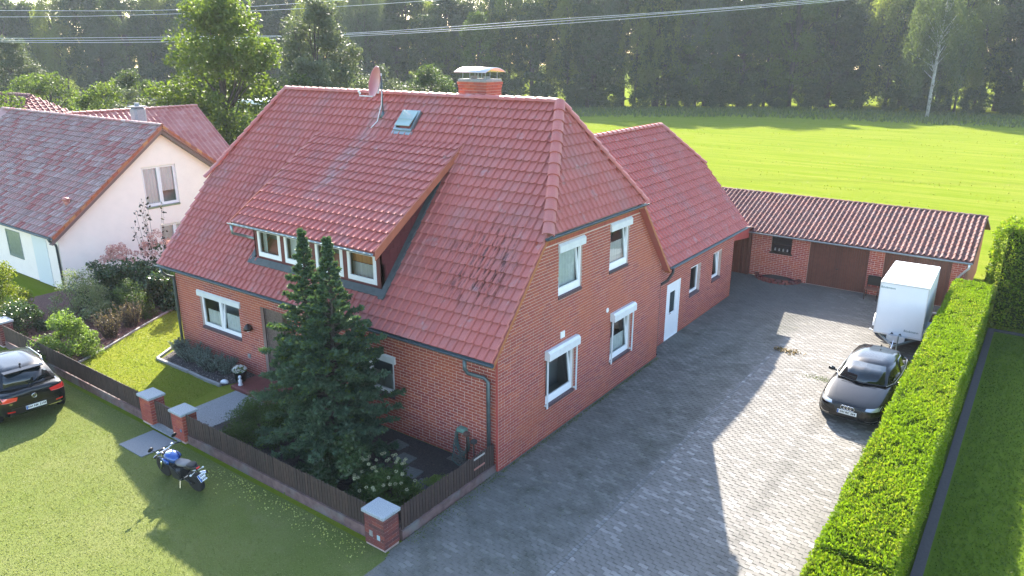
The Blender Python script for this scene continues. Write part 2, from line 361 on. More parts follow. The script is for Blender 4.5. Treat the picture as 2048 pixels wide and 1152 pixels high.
while y < 19.85:
    lo_x = .02 if y < 9.1 else (-.36 if y < 17.3 else -2.3)
    if y < -3.95: lo_x = .02 + .27 * min(1, (-3.95 - y) / .75)
    if -3.95 <= y < 0: lo_x = .06
    for fa, fb in ([(lo_x, 3.122), (3.24, 8.1)] if y < 12 else [(lo_x, 8.1)]):
        x = fa - (.1125 if j % 2 else 0) - rnd.choice((0, .0))
        while x < fb - .03:
            p0, p1 = max(x, fa), min(x + .225, fb)
            if p1 - p0 > .05:
                pm.append(Matrix.Translation((p0, y, ground_z(y + .05) + rnd.uniform(-.003, .0015) - (.006 if rnd.random() < .03 else 0))) @ Matrix.Rotation(rnd.uniform(-.012, .012), 4, 'Z') @ Matrix.Rotation(math.atan2(ground_z(y + .11) - ground_z(y), .11), 4, 'X') @ Matrix.Diagonal(((p1 - p0) / .225, 1, 1, 1)))
            x += .225
    y += .1125; j += 1
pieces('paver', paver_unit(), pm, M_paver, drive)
# row of small pale setts along the old edge of the drive
M_sett = mat('grey sett', [(0., (.13, .13, .125)), (.6, (.17, .17, .165)), (.8, (.19, .19, .18)), (.93, (.29, .29, .28)), (1., (.25, .25, .24))], .8, grain=(50, .2), edit=lambda nt, c: mix(nt, remap(nt, noise(nt, 2.5, 5), .45, .6, 0, .6), c, (.10, .10, .095)))
def sett_unit(): 
    b = MB(); b.rbox(.004, .106, .004, .106, -.02, .004, .006); 
    return b
su = MB(); su.box(.005, .105, .005, .105, -.02, .003)
sm = [Matrix.Translation((3.125 + rnd.uniform(-.004, .004), -7.5 + i * .112, 0)) for i in range(174)]
pieces('sett', (np.array(su.v), np.array(su.f)), sm, M_sett, drive)

# garden path, doorstep, kerbs of the bed, slab by the gate
mb = MB(); mb.box(-9.45, -7.95, -3.9, -1.12, -.03, .012); struct('garden_path', mb.mesh('garden_path'), M_washed)
mb = MB(); mb.rbox(-9.75, -7.6, -1.1, -.02, -.03, .1, .012); struct('doorstep', mb.mesh('doorstep'), mat('red clinker step', (.16, .045, .04), .6, grain=(14, .25)))
mb = MB(); mb.box(-9.16, -8.02, -4.95, -3.98, -.05, -.008); struct('gate_slab', mb.mesh('gate_slab'), mat('grey slab', (.17, .18, .19), .8, grain=(30, .15)))
for k, (a, b, c, d) in enumerate([(-13.8, -1.2, -12.9, -1.2), (-12.86, -1.21, -11.95, -1.2), (-11.9, -1.19, -11.0, -1.22), (-10.96, -1.23, -10.15, -1.2), (-14.35, -.35, -13.84, -1.2)]):
    e = V3((c - a, d - b, 0)).normalized(); n = V3((-e.y, e.x, 0)) * .045; mb = MB()
    mb.prism([V3((a, b, -.04)) - n, V3((c, d, -.04)) - n, V3((c, d, -.04)) + n, V3((a, b, -.04)) + n], (0, 0, .1 + .012 * (k % 2)))
    o = link('kerb_stone', mb.mesh('kerb_stone'), M_conc, bpy.data.objects['lavender_bed'])
M_step = mat('mossy slab', (.11, .12, .11), .9, grain=(20, .3))
for k, (x, y) in enumerate([(-3.0, -.55), (-2.35, -.95), (-1.75, -1.35), (-1.1, -1.55)]):
    mb = MB(); M = Matrix.Translation((x, y, 0)) @ Matrix.Rotation(.1 * k - .1, 4, 'Z'); mb.rbox(-.24, .24, -.2, .2, -.02, .025, .01, M)
    o = link('stepping_stone', mb.mesh('stepping_stone'), M_step)
    tag(o, ['square stepping stone in the soil nearest the conifer', 'second stepping stone from the conifer towards the hose', 'third stepping stone from the conifer, level with the hose', 'stepping stone nearest the drive-side fence'][k], 'paving stone', 'stepping stones in the front garden')

# ------------------------------------------------------------------ walls of single bricks, roofs of single tiles
def clip_u(poly, v):
    us = []
    for (a, b), (c, d) in zip(poly, poly[1:] + poly[:1]):
        if (b <= v < d) or (d <= v < b): us.append(a + (c - a) * (v - b) / (d - b))
    return (min(us), max(us)) if len(us) >= 2 else None
def clip_cell(cell, poly):                      # Sutherland-Hodgman against a convex outline (counter-clockwise)
    out = cell
    for (ax, ay), (bx_, by) in zip(poly, poly[1:] + poly[:1]):
        inp, out = out, []
        ins = lambda p: (bx_ - ax) * (p[1] - ay) - (by - ay) * (p[0] - ax) >= -1e-9
        for i, p in enumerate(inp):
            q = inp[i - 1]
            if ins(p) != ins(q):
                d1 = (bx_ - ax) * (q[1] - ay) - (by - ay) * (q[0] - ax); d2 = (bx_ - ax) * (p[1] - ay) - (by - ay) * (p[0] - ax); t = d1 / (d1 - d2)
                out.append((q[0] + (p[0] - q[0]) * t, q[1] + (p[1] - q[1]) * t))
            if ins(p): out.append(p)
        if len(out) < 3: return None
    return out
bu = MB(); bu.box(0, 1, 0, 1, 0, 1); BRICK = (np.array(bu.v), np.array([f for i, f in enumerate(bu.f) if i != 0]))
def wall(name, parent, B, poly, holes, mb_mat=None, mo_mat=None, depth=.14, soldier=(), cap=300, ch=.0833, bl=.25):
    mb_mat = mb_mat or M_brick; mo_mat = mo_mat or M_mortar
    us = sorted({p[0] for p in poly} | {h[0] for h in holes} | {h[1] for h in holes}); vs = sorted({p[1] for p in poly} | {h[2] for h in holes} | {h[3] for h in holes})
    mb = MB()
    for a, b in zip(us, us[1:]):
        for c, d in zip(vs, vs[1:]):
            if any(h[0] <= (a + b) / 2 <= h[1] and h[2] <= (c + d) / 2 <= h[3] for h in holes): continue
            q = clip_cell([(a, c), (b, c), (b, d), (a, d)], poly)
            if q: mb.add([B @ V3((x, y, -.001)) for x, y in q], [tuple(range(len(q)))])
    for a, b, c, d in holes:
        for p, q in (((a, c), (b, c)), ((b, c), (b, d)), ((b, d), (a, d)), ((a, d), (a, c))):
            mb.add([B @ V3((*p, -.004)), B @ V3((*p, -depth)), B @ V3((*q, -depth)), B @ V3((*q, -.004))], [(0, 1, 2, 3)])
    w = part(name, mb, mo_mat, parent)
    vmin = min(p[1] for p in poly); vmax = max(p[1] for p in poly); ms = []
    def put(a, b, c, d):
        if b - a > .025: ms.append(B @ Matrix.Translation((a, c, -.008)) @ Matrix.Diagonal((b - a, d - c, .0115 + rnd.uniform(0, .003), 1)))
    def sub(a, b, c, d):
        iv = [(a, b)]
        for h in holes:
            if h[3] - .012 > c and h[2] + .012 < d:
                iv = [t for p, q in iv for t in ((p, min(q, h[0] - .004)), (max(p, h[1] + .004), q)) if t[1] - t[0] > .02]
        for p, q in iv: put(p, q, c, d)
    v = vmin + .008; row = 0
    while v < vmax - .03:
        s = next((s for s in soldier if s[0] <= v + .03 < s[1]), None)
        if s:
            r = clip_u(poly, (s[0] + s[1]) / 2)
            if r:
                u = r[0] + .006
                while u < r[1] - .05: sub(u, u + .073, s[0] + .006, s[1] - .006); u += .0833
            v = s[1] + .002; continue
        r = clip_u(poly, v + ch * .8)
        if r:
            u = r[0] + .006 - (bl / 2 if row % 2 else 0); k = 0
            while u < r[1] - .03:
                hd = (row % 6 == 3) and k % 3 == 1
                e = u + (bl / 2 if hd else bl) - .016
                sub(max(u, r[0] + .006), min(e, r[1] - .006), v, v + ch - .016); u = e + .016; k += 1
        v += ch; row += 1
    pieces('brick', BRICK, ms, mb_mat, w, cap)
    return w

def tile_unit(prof, lift=.068, lip=.015, over=1.1, back=.16):
    n = len(prof); V = [(u, 0, h + lift) for u, h in prof] + [(u, over, h + .012) for u, h in prof] + [(u, 0, h * .9 + lift - lip) for u, h in prof] + [(u, back, h * .9 + lift - lip - .002) for u, h in prof]
    F = [(i, i + 1, n + i + 1, n + i) for i in range(n - 1)] + [(2 * n + i, 2 * n + i + 1, i + 1, i) for i in range(n - 1)] + [(3 * n + i, 3 * n + i + 1, 2 * n + i + 1, 2 * n + i) for i in range(n - 1)]
    return np.array(V, float), np.array(F)
TILE = tile_unit([(0, -.004), (.1, -.005), (.58, -.004), (.67, .004), (.73, .034), (.82, .045), (.91, .034), (.97, -.004)])
PAN = tile_unit([(0, .012), (.2, -.012), (.42, -.006), (.56, .03), (.7, .062), (.82, .066), (.94, .048), (1.04, .012)], .034, .015, 1.1)
def tiles(parent, B, poly, w, e, m, unit=TILE, holes=(), name='tile', cap=300, jit=.004, hidden=None):
    vmin = min(p[1] for p in poly); vmax = max(p[1] for p in poly); n = max(1, round((vmax - vmin) / e)); e = (vmax - vmin) / n; ms = []
    umin = min(p[0] for p in poly)
    for r in range(n):
        v = vmin + r * e; rg = clip_u(poly, v + e * .35)
        if not rg: continue
        k0 = math.floor((rg[0] - umin) / w); u = umin + k0 * w
        while u < rg[1] - .03:
            a, b = max(u, rg[0]), min(u + w, rg[1])
            if b - a > .05 and not any(h[0] < (a + b) / 2 < h[1] and h[2] < v + e * .5 < h[3] for h in holes):
                ms.append(B @ Matrix.Translation((a, v + rnd.uniform(-jit, jit), rnd.uniform(0, .004))) @ Matrix.Diagonal((b - a, e, 1, 1)))
            u += w
    pieces(name, unit, ms, m, parent, cap)
def ridge_unit():
    n = 8; V = []
    for y, r in ((0, 1.), (1.08, .86)):
        for k in range(n + 1):
            q = math.pi * k / n; V.append((math.cos(q) * r, y, math.sin(q) * r * .8 + (.12 if y == 0 else 0)))
    for k in range(n + 1):
        q = math.pi * k / n; V.append((math.cos(q) * .84, 0, math.sin(q) * .84 * .8))
    F = [(k, k + 1, n + 1 + k + 1, n + 1 + k) for k in range(n)] + [(2 * n + 2 + k, 2 * n + 3 + k, k + 1, k) for k in range(n)]
    return np.array(V), np.array(F)
RIDGE = ridge_unit()
def ridge(parent, p, q, up, m, L=.36, r=.145, name='ridge_tile'):
    p, q = V3(p), V3(q); d = q - p; n = max(1, round(d.length / L)); L = d.length / n; d.normalize(); x = d.cross(V3(up)).normalized(); z = x.cross(d)
    ms = [Matrix(((x.x * r, d.x * L, z.x * r, 0), (x.y * r, d.y * L, z.y * r, 0), (x.z * r, d.z * L, z.z * r, 0), (0, 0, 0, 1))) for _ in range(1)]
    out = []
    for i in range(n):
        c = p + d * (L * i); M = ms[0].copy(); M.translation = c; out.append(M)
    pieces(name, RIDGE, out, m, parent)
def slab(mb, pts, n, t=.1, off=-.02):
    n = V3(n).normalized(); mb.prism([V3(p) + n * (off - t) for p in pts], n * t)
def gutter(name, parent, p, q, out, m, r=.07):
    p, q, o = V3(p), V3(q), V3(out).normalized(); mb = MB(); vs = []; K = 6
    for c in (p, q):
        for rr in (r, r * .9):
            for k in range(K + 1):
                a = math.pi * k / K; vs.append(c + o * (math.cos(a) * rr) + V3((0, 0, -math.sin(a) * rr)))
    n = K + 1; fs = []
    for k in range(K):
        fs += [(k, k + 1, 2 * n + k + 1, 2 * n + k), (n + k, 3 * n + k, 3 * n + k + 1, n + k + 1)]
        fs += [(k, n + k, n + k + 1, k + 1), (2 * n + k, 2 * n + k + 1, 3 * n + k + 1, 3 * n + k)]
    fs += [(0, 2 * n, 3 * n, n), (K, n + K, 3 * n + K, 2 * n + K)]
    mb.add(vs, fs); mb.tube([p + o * r, q + o * r], .011, 6); return part(name, mb, m, parent)

def window(parent, B, u0, u1, v0, v1, n=1, tilt=False, box=None, rails=False, sill=True, curtain_or_reflection=None, recess=.075, name='window', dep=.7, sillm=None, sash_b=.085, room=None, ext=.25):
    mb = MB(); mb.ring(B, u0, u1, v0, v1, .055, -recess - .06, -recess + .005); 
    if n == 2: bx(mb, B, (u0 + u1) / 2 - .03, (u0 + u1) / 2 + .03, v0 + .055, v1 - .055, -recess - .055, -recess + .004)
    w = part(name, mb, M_white, parent)
    wu = (u1 - u0 - .11 - (.06 if n == 2 else 0)) / n
    for k in range(n):
        a = u0 + .055 + k * (wu + .06); T = B
        tl = tilt and (k == n - 1)
        if tl: T = B @ Matrix.Translation((0, v0 + .06, -recess)) @ Matrix.Rotation(.11, 4, 'X').inverted() @ Matrix.Translation((0, -v0 - .06, recess))
        m2 = MB(); m2.ring(T, a, a + wu, v0 + .056, v1 - .056, .055, -recess - .04, -recess + .016, sash_b); part('sash', m2, M_white, w)
        m3 = MB(); m3.add([T @ V3((p_, q_, -recess - .016)) for p_, q_ in ((a + .05, v0 + .05 + sash_b), (a + wu - .05, v0 + .05 + sash_b), (a + wu - .05, v1 - .106), (a + .05, v1 - .106))], [(0, 1, 2, 3)]); part('pane', m3, M_glass, w)
    m4 = MB()                                              # dark room behind the glass, open to the front
    U0, U1, W0, W1 = u0 - ext, u1 + ext, v0 - .1, v1 + .05; N0, N1 = -.145, -dep
    q = lambda *P: m4.add([B @ V3(p) for p in P], [(0, 1, 2, 3)])
    q((U0, W0, N1), (U1, W0, N1), (U1, W1, N1), (U0, W1, N1)); q((U0, W0, N0), (U0, W0, N1), (U0, W1, N1), (U0, W1, N0)); q((U1, W0, N1), (U1, W0, N0), (U1, W1, N0), (U1, W1, N1))
    q((U0, W0, N0), (U1, W0, N0), (U1, W0, N1), (U0, W0, N1)); q((U0, W1, N1), (U1, W1, N1), (U1, W1, N0), (U0, W1, N0))
    part('interior', m4, room or M_room, w)
    for cm, a, b, c, d in (curtain_or_reflection or []):                 # curtain cloth close behind the pane; in the upper gable a painted reflection
        m5 = MB(); k = max(2, int((b - a) / .05)); vs = []
        for i in range(k + 1):
            x = a + (b - a) * i / k; nn = -.19 + .012 * math.sin(i * 2.1)
            vs += [B @ V3((x, c, nn)), B @ V3((x, d, nn))]
        m5.add(vs, [(2 * i, 2 * i + 2, 2 * i + 3, 2 * i + 1) for i in range(k)]); part('curtain_or_reflection', m5, cm, w)
    if box:
        a, b, c, d, pr = box; m6 = MB()
        prof = [(c, -.03), (c, pr), (d - .06, pr), (d, pr - .06), (d, -.03)]
        m6.add([B @ V3((u, v, nn)) for u in (a, b) for v, nn in prof], [(4, 3, 2, 1, 0), (5, 6, 7, 8, 9)] + [(i, (i + 1) % 5, 5 + (i + 1) % 5, 5 + i) for i in range(5)])
        part('shutter_box', m6, M_alu, w)
    if rails:
        for u in (u0 - .025, u1 + .0):
            m7 = MB(); bx(m7, B, u - .02, u + .025, v0 - .03, v1, rails - .03, rails); bx(m7, B, u - .01, u + .01, v0 + .02, v0 + .06, 0, rails - .03); bx(m7, B, u - .01, u + .01, v1 - .1, v1 - .06, 0, rails - .03)
            part('shutter_rail', m7, M_alu, w)
    if sill:
        m8 = MB(); T = B @ Matrix.Translation((0, v0 + .0, 0)) @ Matrix.Rotation(.16, 4, 'X')
        k = max(2, int((u1 - u0) / .083))
        for i in range(k):
            a = u0 + (u1 - u0) * i / k; m8.box(a + .004, a + (u1 - u0) / k - .004, -.075, .0, -.12, .035, T)
        part('sill', m8, sillm or M_sillbrick, w)
    return w

# ------------------------------------------------------------------ the brick house
H = thing('brick_house', 'red brick house with red tiled half-hipped roof, long dormer and rear wing', 'house', (0, 0, 0))
W, L = 9.12, 14.08
YR, ZR, XR1, XR2, ZH, HY1, HY2, ZE, OE, OV = 4.446, 8.827, -1.205, -12.841, 5.814, 1.781, 7.111, 3.185, .468, .206
BF = basis((0, 0, 0), (1, 0, 0), (0, -1, 0)); BG = basis((0, 0, 0), (0, 1, 0), (1, 0, 0)); BA = basis((-.38, 0, 0), (0, 1, 0), (1, 0, 0))
wall('front_wall', H, BF, [(-L, 0), (0, 0), (0, 3.22), (-L, 3.22)], [(-12.72, -10.52, 1.12, 2.36), (-5.55, -3.56, 1.05, 2.2), (-9.35, -7.95, .1, 2.5)], soldier=[(2.82, 3.07)], depth=.2)
zt = lambda y: ZE + (y + OE) * (ZR - ZE) / (YR + OE) - .17
wall('gable_wall', H, BG, [(0, 0), (W, 0), (W, zt(-(W - 2 * YR))), (7.2, 5.72), (1.7, 5.72), (0, zt(0))],
     [(2.64, 3.84, 3.94, 5.3), (5.42, 6.6, 3.97, 5.33), (2.1, 3.56, .95, 2.45), (5.68, 7.0, 1.0, 2.47)], soldier=[(5.44, 5.68), (2.5, 2.74)] if False else [(5.44, 5.68)])
mb = MB()                                                   # rear and far walls, plain brickwork
mb.add([(-L, W, 0), (0, W, 0), (0, W, 3.3), (-L, W, 3.3)], [(1, 0, 3, 2)])
mb.add([(-L, 0, 0), (-L, W, 0), (-L, W, 3.3), (-L, 7.2, 5.72), (-L, 1.7, 5.72), (-L, 0, 3.5)], [(0, 5, 4, 3, 2, 1)])
part('rear_wall', mb, M_brick, H)
# roof
sl = (ZR - ZE) / (YR + OE); nF = V3((0, -sl, 1)).normalized(); nB = V3((0, sl, 1)).normalized(); run = ZR - ZH; nH = V3((run, 0, OV - XR1)).normalized()
XL = -L - OV; YE2 = 2 * YR + OE
RT_ = [(OV, -OE, ZE), (OV, HY1, ZH), (XR1, YR, ZR), (XR2, YR, ZR), (XL, HY1, ZH), (XL, -OE, ZE)]
RB_ = [(XL, YE2, ZE), (XL, HY2, ZH), (XR2, YR, ZR), (XR1, YR, ZR), (OV, HY2, ZH), (OV, YE2, ZE)]
mb = MB(); slab(mb, RT_, nF); slab(mb, RB_, nB); slab(mb, [(OV, HY1, ZH), (OV, HY2, ZH), (XR1, YR, ZR)], nH); slab(mb, [(XL, HY2, ZH), (XL, HY1, ZH), (XR2, YR, ZR)], (-nH.x, 0, nH.z))
roof = part('roof', mb, M_tile, H)
B1 = basis((0, -OE, ZE - .02), (1, 0, 0), nF); SLEN = math.hypot(YR + OE, ZR - ZE); vh = (ZH - ZE) / (ZR - ZE) * SLEN
DX0, DX1 = -9.66, -3.98
tiles(roof, B1, [(XL, 0), (OV, 0), (OV, vh), (XR1, SLEN), (XR2, SLEN), (XL, vh)], .2416, .325, M_tile, holes=[(DX0 + .1, DX1 + .1, 1.05, 5.8), (-6.62, -5.86, 6.08, 6.84)])
B2 = basis((OV, HY1, ZH - .02), (0, 1, 0), nH); hl = math.hypot(run, OV - XR1)
hipo = part('hip_roof', MB().add([(OV - .05, HY1 + .1, ZH - .05), (OV - .05, HY2 - .1, ZH - .05), (XR1 - .03, YR, ZR - .09)], [(0, 1, 2)]), M_tile, H)
tiles(hipo, B2, [(0, 0), (HY2 - HY1, 0), ((HY2 - HY1) / 2, hl)], .2222, .31, M_tile)
ridge(roof, (XR2, YR, ZR - .01), (XR1, YR, ZR - .01), (0, 0, 1), M_tile)
ridge(roof, (OV + .02, HY1 - .02, ZH), (XR1, YR, ZR), (1, -1, 1), M_tile, r=.165)
ridge(roof, (OV + .02, HY2 + .02, ZH), (XR1, YR, ZR), (1, 1, 1), M_tile, r=.15)
ridge(roof, (XL - .02, HY1 - .02, ZH), (XR2, YR, ZR), (-1, -1, 1), M_tile, r=.15)
# bargeboards, soffits
mb = MB()
for a, b in (((-OE, ZE), (HY1, ZH)), ((YE2, ZE), (HY2, ZH))):
    mb.prism([(OV - .012, a[0], a[1] - .05), (OV - .012, b[0], b[1] - .05), (OV - .012, b[0], b[1] - .17), (OV - .012, a[0], a[1] - .17)], (.022, 0, 0))
    mb.prism([(0.02, a[0], a[1] - .14), (0.02, b[0], b[1] - .14), (0.02, b[0], b[1] - .165), (0.02, a[0], a[1] - .165)], (OV - .034, 0, 0))
mb.box(0.016, OV, HY1, HY2, ZH - .17, ZH - .15); part('bargeboard', mb, M_wood, H)
mb = MB(); mb.box(-L, -.03, -OE + .02, -.02, ZE - .1, ZE - .07); part('soffit', mb, M_brown, H)
mb = MB(); mb.box(-.045, .0, -.055, -.018, .02, ZE - .12); part('corner_pipe', mb, M_redboard, H)  # dark red pipe near the corner, built as a square bar
gutter('gutter', H, (XL - .03, -OE - .055, ZE - .03), (OV + .02, -OE - .055, ZE - .03), (0, -1, 0), M_zincd)
gutter('gutter', H, (OV + .06, HY1 - .12, ZH - .05), (OV + .06, HY2 + .1, ZH - .05), (1, 0, 0), M_zincd, .06)
mb = MB(); mb.tube([(-.62, -OE - .055, ZE - .1), (-.62, -OE - .055, 2.86), (-.6, -OE + .03, 2.72), (-.34, -.14, 2.56), (-.22, -.12, 2.46), (-.22, -.12, .02)], .052, 10); part('downpipe', mb, M_zincd, H, True)
mb = MB(); mb.tube([(-14.0, -OE - .055, ZE - .1), (-13.98, -OE - .05, 2.93), (-14.0, -OE + .1, 2.78), (-14.02, -.13, 2.66), (-14.02, -.11, 2.55), (-14.02, -.11, .02)], .052, 10); part('downpipe', mb, M_zincd, H, True)
# windows of the house
window(H, BF, -12.72, -10.52, 1.12, 2.36, 2, True, box=(-12.82, -10.4, 2.22, 2.44, .05), curtain_or_reflection=[(M_curt, -12.6, -11.66, 1.2, 1.72), (M_curt, -11.55, -10.65, 1.2, 1.78)])
window(H, BF, -5.55, -3.56, 1.05, 2.2, 2, box=(-5.65, -3.48, 2.05, 2.28, .05), curtain_or_reflection=[(M_curt, -5.5, -3.6, 1.1, 1.6)])
window(H, BG, 2.64, 3.84, 3.94, 5.3, 1, True, box=(2.6, 3.92, 5.16, 5.4, .07), sash_b=.16, curtain_or_reflection=[(M_curt, 2.66, 3.82, 4.0, 5.2)], recess=.05)  # pale sheet across the pane stands in for reflected sky and field
window(H, BG, 5.42, 6.6, 3.97, 5.33, 1, True, box=(5.38, 6.68, 5.19, 5.43, .07), sash_b=.16, curtain_or_reflection=[(M_pale_sheet, 5.44, 6.58, 4.0, 4.75)], recess=.05)  # grey white lower sheet stands in for a white reflection on the glass
window(H, BG, 2.1, 3.56, .95, 2.45, 1, True, box=(2.04, 3.62, 2.34, 2.6, .17), rails=.1, sash_b=.17, recess=.06)
window(H, BG, 5.68, 7.0, 1.0, 2.47, 1, True, box=(5.62, 7.06, 2.36, 2.62, .17), rails=.1, sash_b=.13, recess=.06, curtain_or_reflection=[(M_curt, 5.7, 6.98, 1.05, 1.65)])
# front door: dark leaf of ribbed cast glass beside a reveal
mb = MB(); mb.ring(BF, -9.35, -7.95, .1, 2.5, .06, -.19, -.1); d = part('front_door', mb, M_dbrown, H)
mb = MB(); bx(mb, BF, -9.285, -8.46, .12, 2.44, -.17, -.13); part('door_panel', mb, mat('pebbled bronze glass', (.12, .085, .075), .35, grain=(16, .6), bump=(22, 1., .03)), d)
mb = MB(); bx(mb, BF, -8.42, -8.02, .12, 2.44, -.17, -.13); part('door_leaf', mb, M_dbrown, d)
mb = MB(); bx(mb, BF, -9.28, -9.262, .12, 2.44, -.12, -.1); part('door_trim', mb, M_chrome, d)
# small fittings on the walls
mb = MB(); M = BF @ Matrix.Translation((-9.95, 1.72, 0)); mb.tube([M @ V3((0, 0, 0)), M @ V3((0, .02, .1))], .03, 8)
M2 = M @ Matrix.Translation((0, .0, .12)) @ Matrix.Rotation(-math.pi / 2, 4, 'X'); mb.lathe([(.02, .1), (.07, .07), (.13, -.02), (.15, -.1), (.135, -.1)], 14, M2); part('wall_lamp', mb, M_dbrown, H, True)
mb = MB(); mb.tube([M @ V3((0, -.09, .12)), M @ V3((0, -.16, .12))], [.05, .04], 10); part('bulb', mb, mat('frosted bulb', (.8, .8, .76), .3), H)
mb = MB(); bx(mb, BF, -10.27, -10.13, .55, .69, .0, .03); mb.lathe([(.055, 0), (.055, .012), (.02, .02)], 10, BF @ Matrix.Translation((-10.2, .62, .03))); part('outlet', mb, M_conc, H)
mb = MB(); bx(mb, BG, 2.79, 2.99, 2.72, 2.9, .005, .03); bx(mb, BG, 2.81, 2.97, 2.74, 2.76, .03, .045); part('vent_cover', mb, M_white, H)
mb = MB(); mb.lathe([(.075, 0), (.075, .02), (.05, .035), (.045, .02)], 14, BG @ Matrix.Translation((5.4, 2.79, .005))); part('vent_pipe', mb, M_white, H, True)
# dormer
DZE, DZT, DYE, DYT = 5.2, 7.65, -.3, 3.42
mb = MB(); nD = V3((0, -(DZT - DZE), DYT - DYE)).normalized(); DL = math.hypot(DZT - DZE, DYT - DYE)
slab(mb, [(-9.9, DYE, DZE), (-3.72, DYE, DZE), (-3.72, DYT, DZT), (-9.9, DYT, DZT)], nD, .14)
droof = part('dormer_roof', mb, M_tile, H)
tiles(droof, basis((0, DYE, DZE - .02), (1, 0, 0), nD), [(-9.9, 0), (-3.72, 0), (-3.72, DL), (-9.9, DL)], .2377, .335, M_tile)
M_salmon = mat('salmon verge tile', (.40, .13, .075), .5, grain=(5, .15))
for x in (-3.72, -9.925):
    mb = MB(); mb.prism([(x, DYE - .02, DZE - .2), (x, DYT - .1, DZT - .23), (x, DYT + .05, DZT + .06), (x, DYE - .02, DZE + .06)], (.025, 0, 0))
    part('dormer_verge', mb, M_salmon, H)
DY = .22; BD = basis((0, DY, 0), (1, 0, 0), (0, -1, 0)); zb = ZE + (DY + OE) * sl
mb = MB(); wins = [(-9.42, -8.32), (-8.14, -6.98), (-6.74, -5.58), (-5.40, -4.26)]
DZF = 5.12
xs = [-9.6] + [v for w_ in wins for v in w_] + [-4.06]
for i in range(0, 10, 2): bx(mb, BD, xs[i], xs[i + 1], zb + .05, DZF + .02, -.12, 0)
for a, b in wins: bx(mb, BD, a, b, zb - .1, zb + .12, -.12, -.01); bx(mb, BD, a, b, DZF - .12, DZF + .02, -.12, -.01)
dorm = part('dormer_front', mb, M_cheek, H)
for x in (-9.6, -4.06):                                     # tile-hung cheeks built of overlapping slabs
    mb = MB(); s = 1 if x > -5 else -1
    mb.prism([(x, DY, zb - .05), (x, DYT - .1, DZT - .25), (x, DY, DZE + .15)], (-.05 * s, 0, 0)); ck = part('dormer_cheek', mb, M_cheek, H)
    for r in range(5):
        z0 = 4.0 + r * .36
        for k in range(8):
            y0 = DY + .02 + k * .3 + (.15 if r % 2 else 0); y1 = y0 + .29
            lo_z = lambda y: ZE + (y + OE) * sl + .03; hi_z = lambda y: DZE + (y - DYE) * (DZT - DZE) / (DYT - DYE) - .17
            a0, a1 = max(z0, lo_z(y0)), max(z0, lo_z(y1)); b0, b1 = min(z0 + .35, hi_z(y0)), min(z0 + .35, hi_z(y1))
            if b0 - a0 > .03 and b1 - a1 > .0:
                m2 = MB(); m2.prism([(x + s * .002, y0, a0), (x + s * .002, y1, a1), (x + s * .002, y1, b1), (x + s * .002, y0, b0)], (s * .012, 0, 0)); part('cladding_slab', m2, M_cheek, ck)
cur = [[(M_curt, -9.4, -9.2, 4.1, 4.9)], [(M_curt, -8.1, -7.8, 4.1, 4.9), (M_curt, -7.3, -7.0, 4.1, 4.9)], [(M_curt, -6.7, -6.4, 4.1, 4.9)], [(M_orange_sheet, -5.38, -4.28, 4.58, 4.95), (M_pale_sheet, -5.38, -4.28, 4.1, 4.56)]]  # right pane: orange sheet above a grey white one
for (a, b), c in zip(wins, cur): window(H, BD, a, b, zb + .12, DZF - .13, 1, False, box=(a - .05, b + .05, DZF - .15, DZF - .05, .04), sill=False, curtain_or_reflection=c, recess=.0, name='dormer_window', sash_b=.09, dep=.5, ext=.06)
gutter('dormer_gutter', H, (-9.98, DYE - .05, DZE - .03), (-3.8, DYE - .05, DZE - .03), (0, -1, 0), M_zinc, .055)
mb = MB(); mb.tube([(-9.85, DYE - .05, DZE - .09), (-9.86, DYE - .03, 4.86), (-9.85, .1, 4.68), (-9.75, .22, 4.62), (-9.62, .27, 4.6)], .045, 10); part('dormer_downpipe', mb, M_zinc, H, True)
mb = MB()                                                   # lead apron and cheek flashing
BLd = basis((0, -OE, ZE), (1, 0, 0), nF); va = (DY + OE) / (YR + OE) * SLEN
bx(mb, BLd, -9.82, -3.86, va - .2, va + .02, .03, .075); bx(mb, BLd, -4.05, -3.87, va - .26, 5.2, .03, .08); bx(mb, BLd, -9.8, -9.62, va - .2, 5.2, .03, .08)
part('flashing', mb, M_lead, H)
# skylight
mb = MB(); mb.ring(BLd, -6.62, -5.88, 6.1, 6.84, .07, .02, .11); bx(mb, BLd, -6.66, -5.84, 5.98, 6.1, .03, .06); sky_l = part('skylight', mb, M_zinc, H)
mb = MB(); T = BLd @ Matrix.Translation((0, 6.8, .1)) @ Matrix.Rotation(-.12, 4, 'X'); mb.box(-6.55, -5.95, -.6, -.0, 0, .03, T); mb.box(-6.56, -5.94, -.36, -.34, .03, .04, T); part('skylight_pane', mb, mat('pale green roof glass', (.28, .38, .37), .12), sky_l)
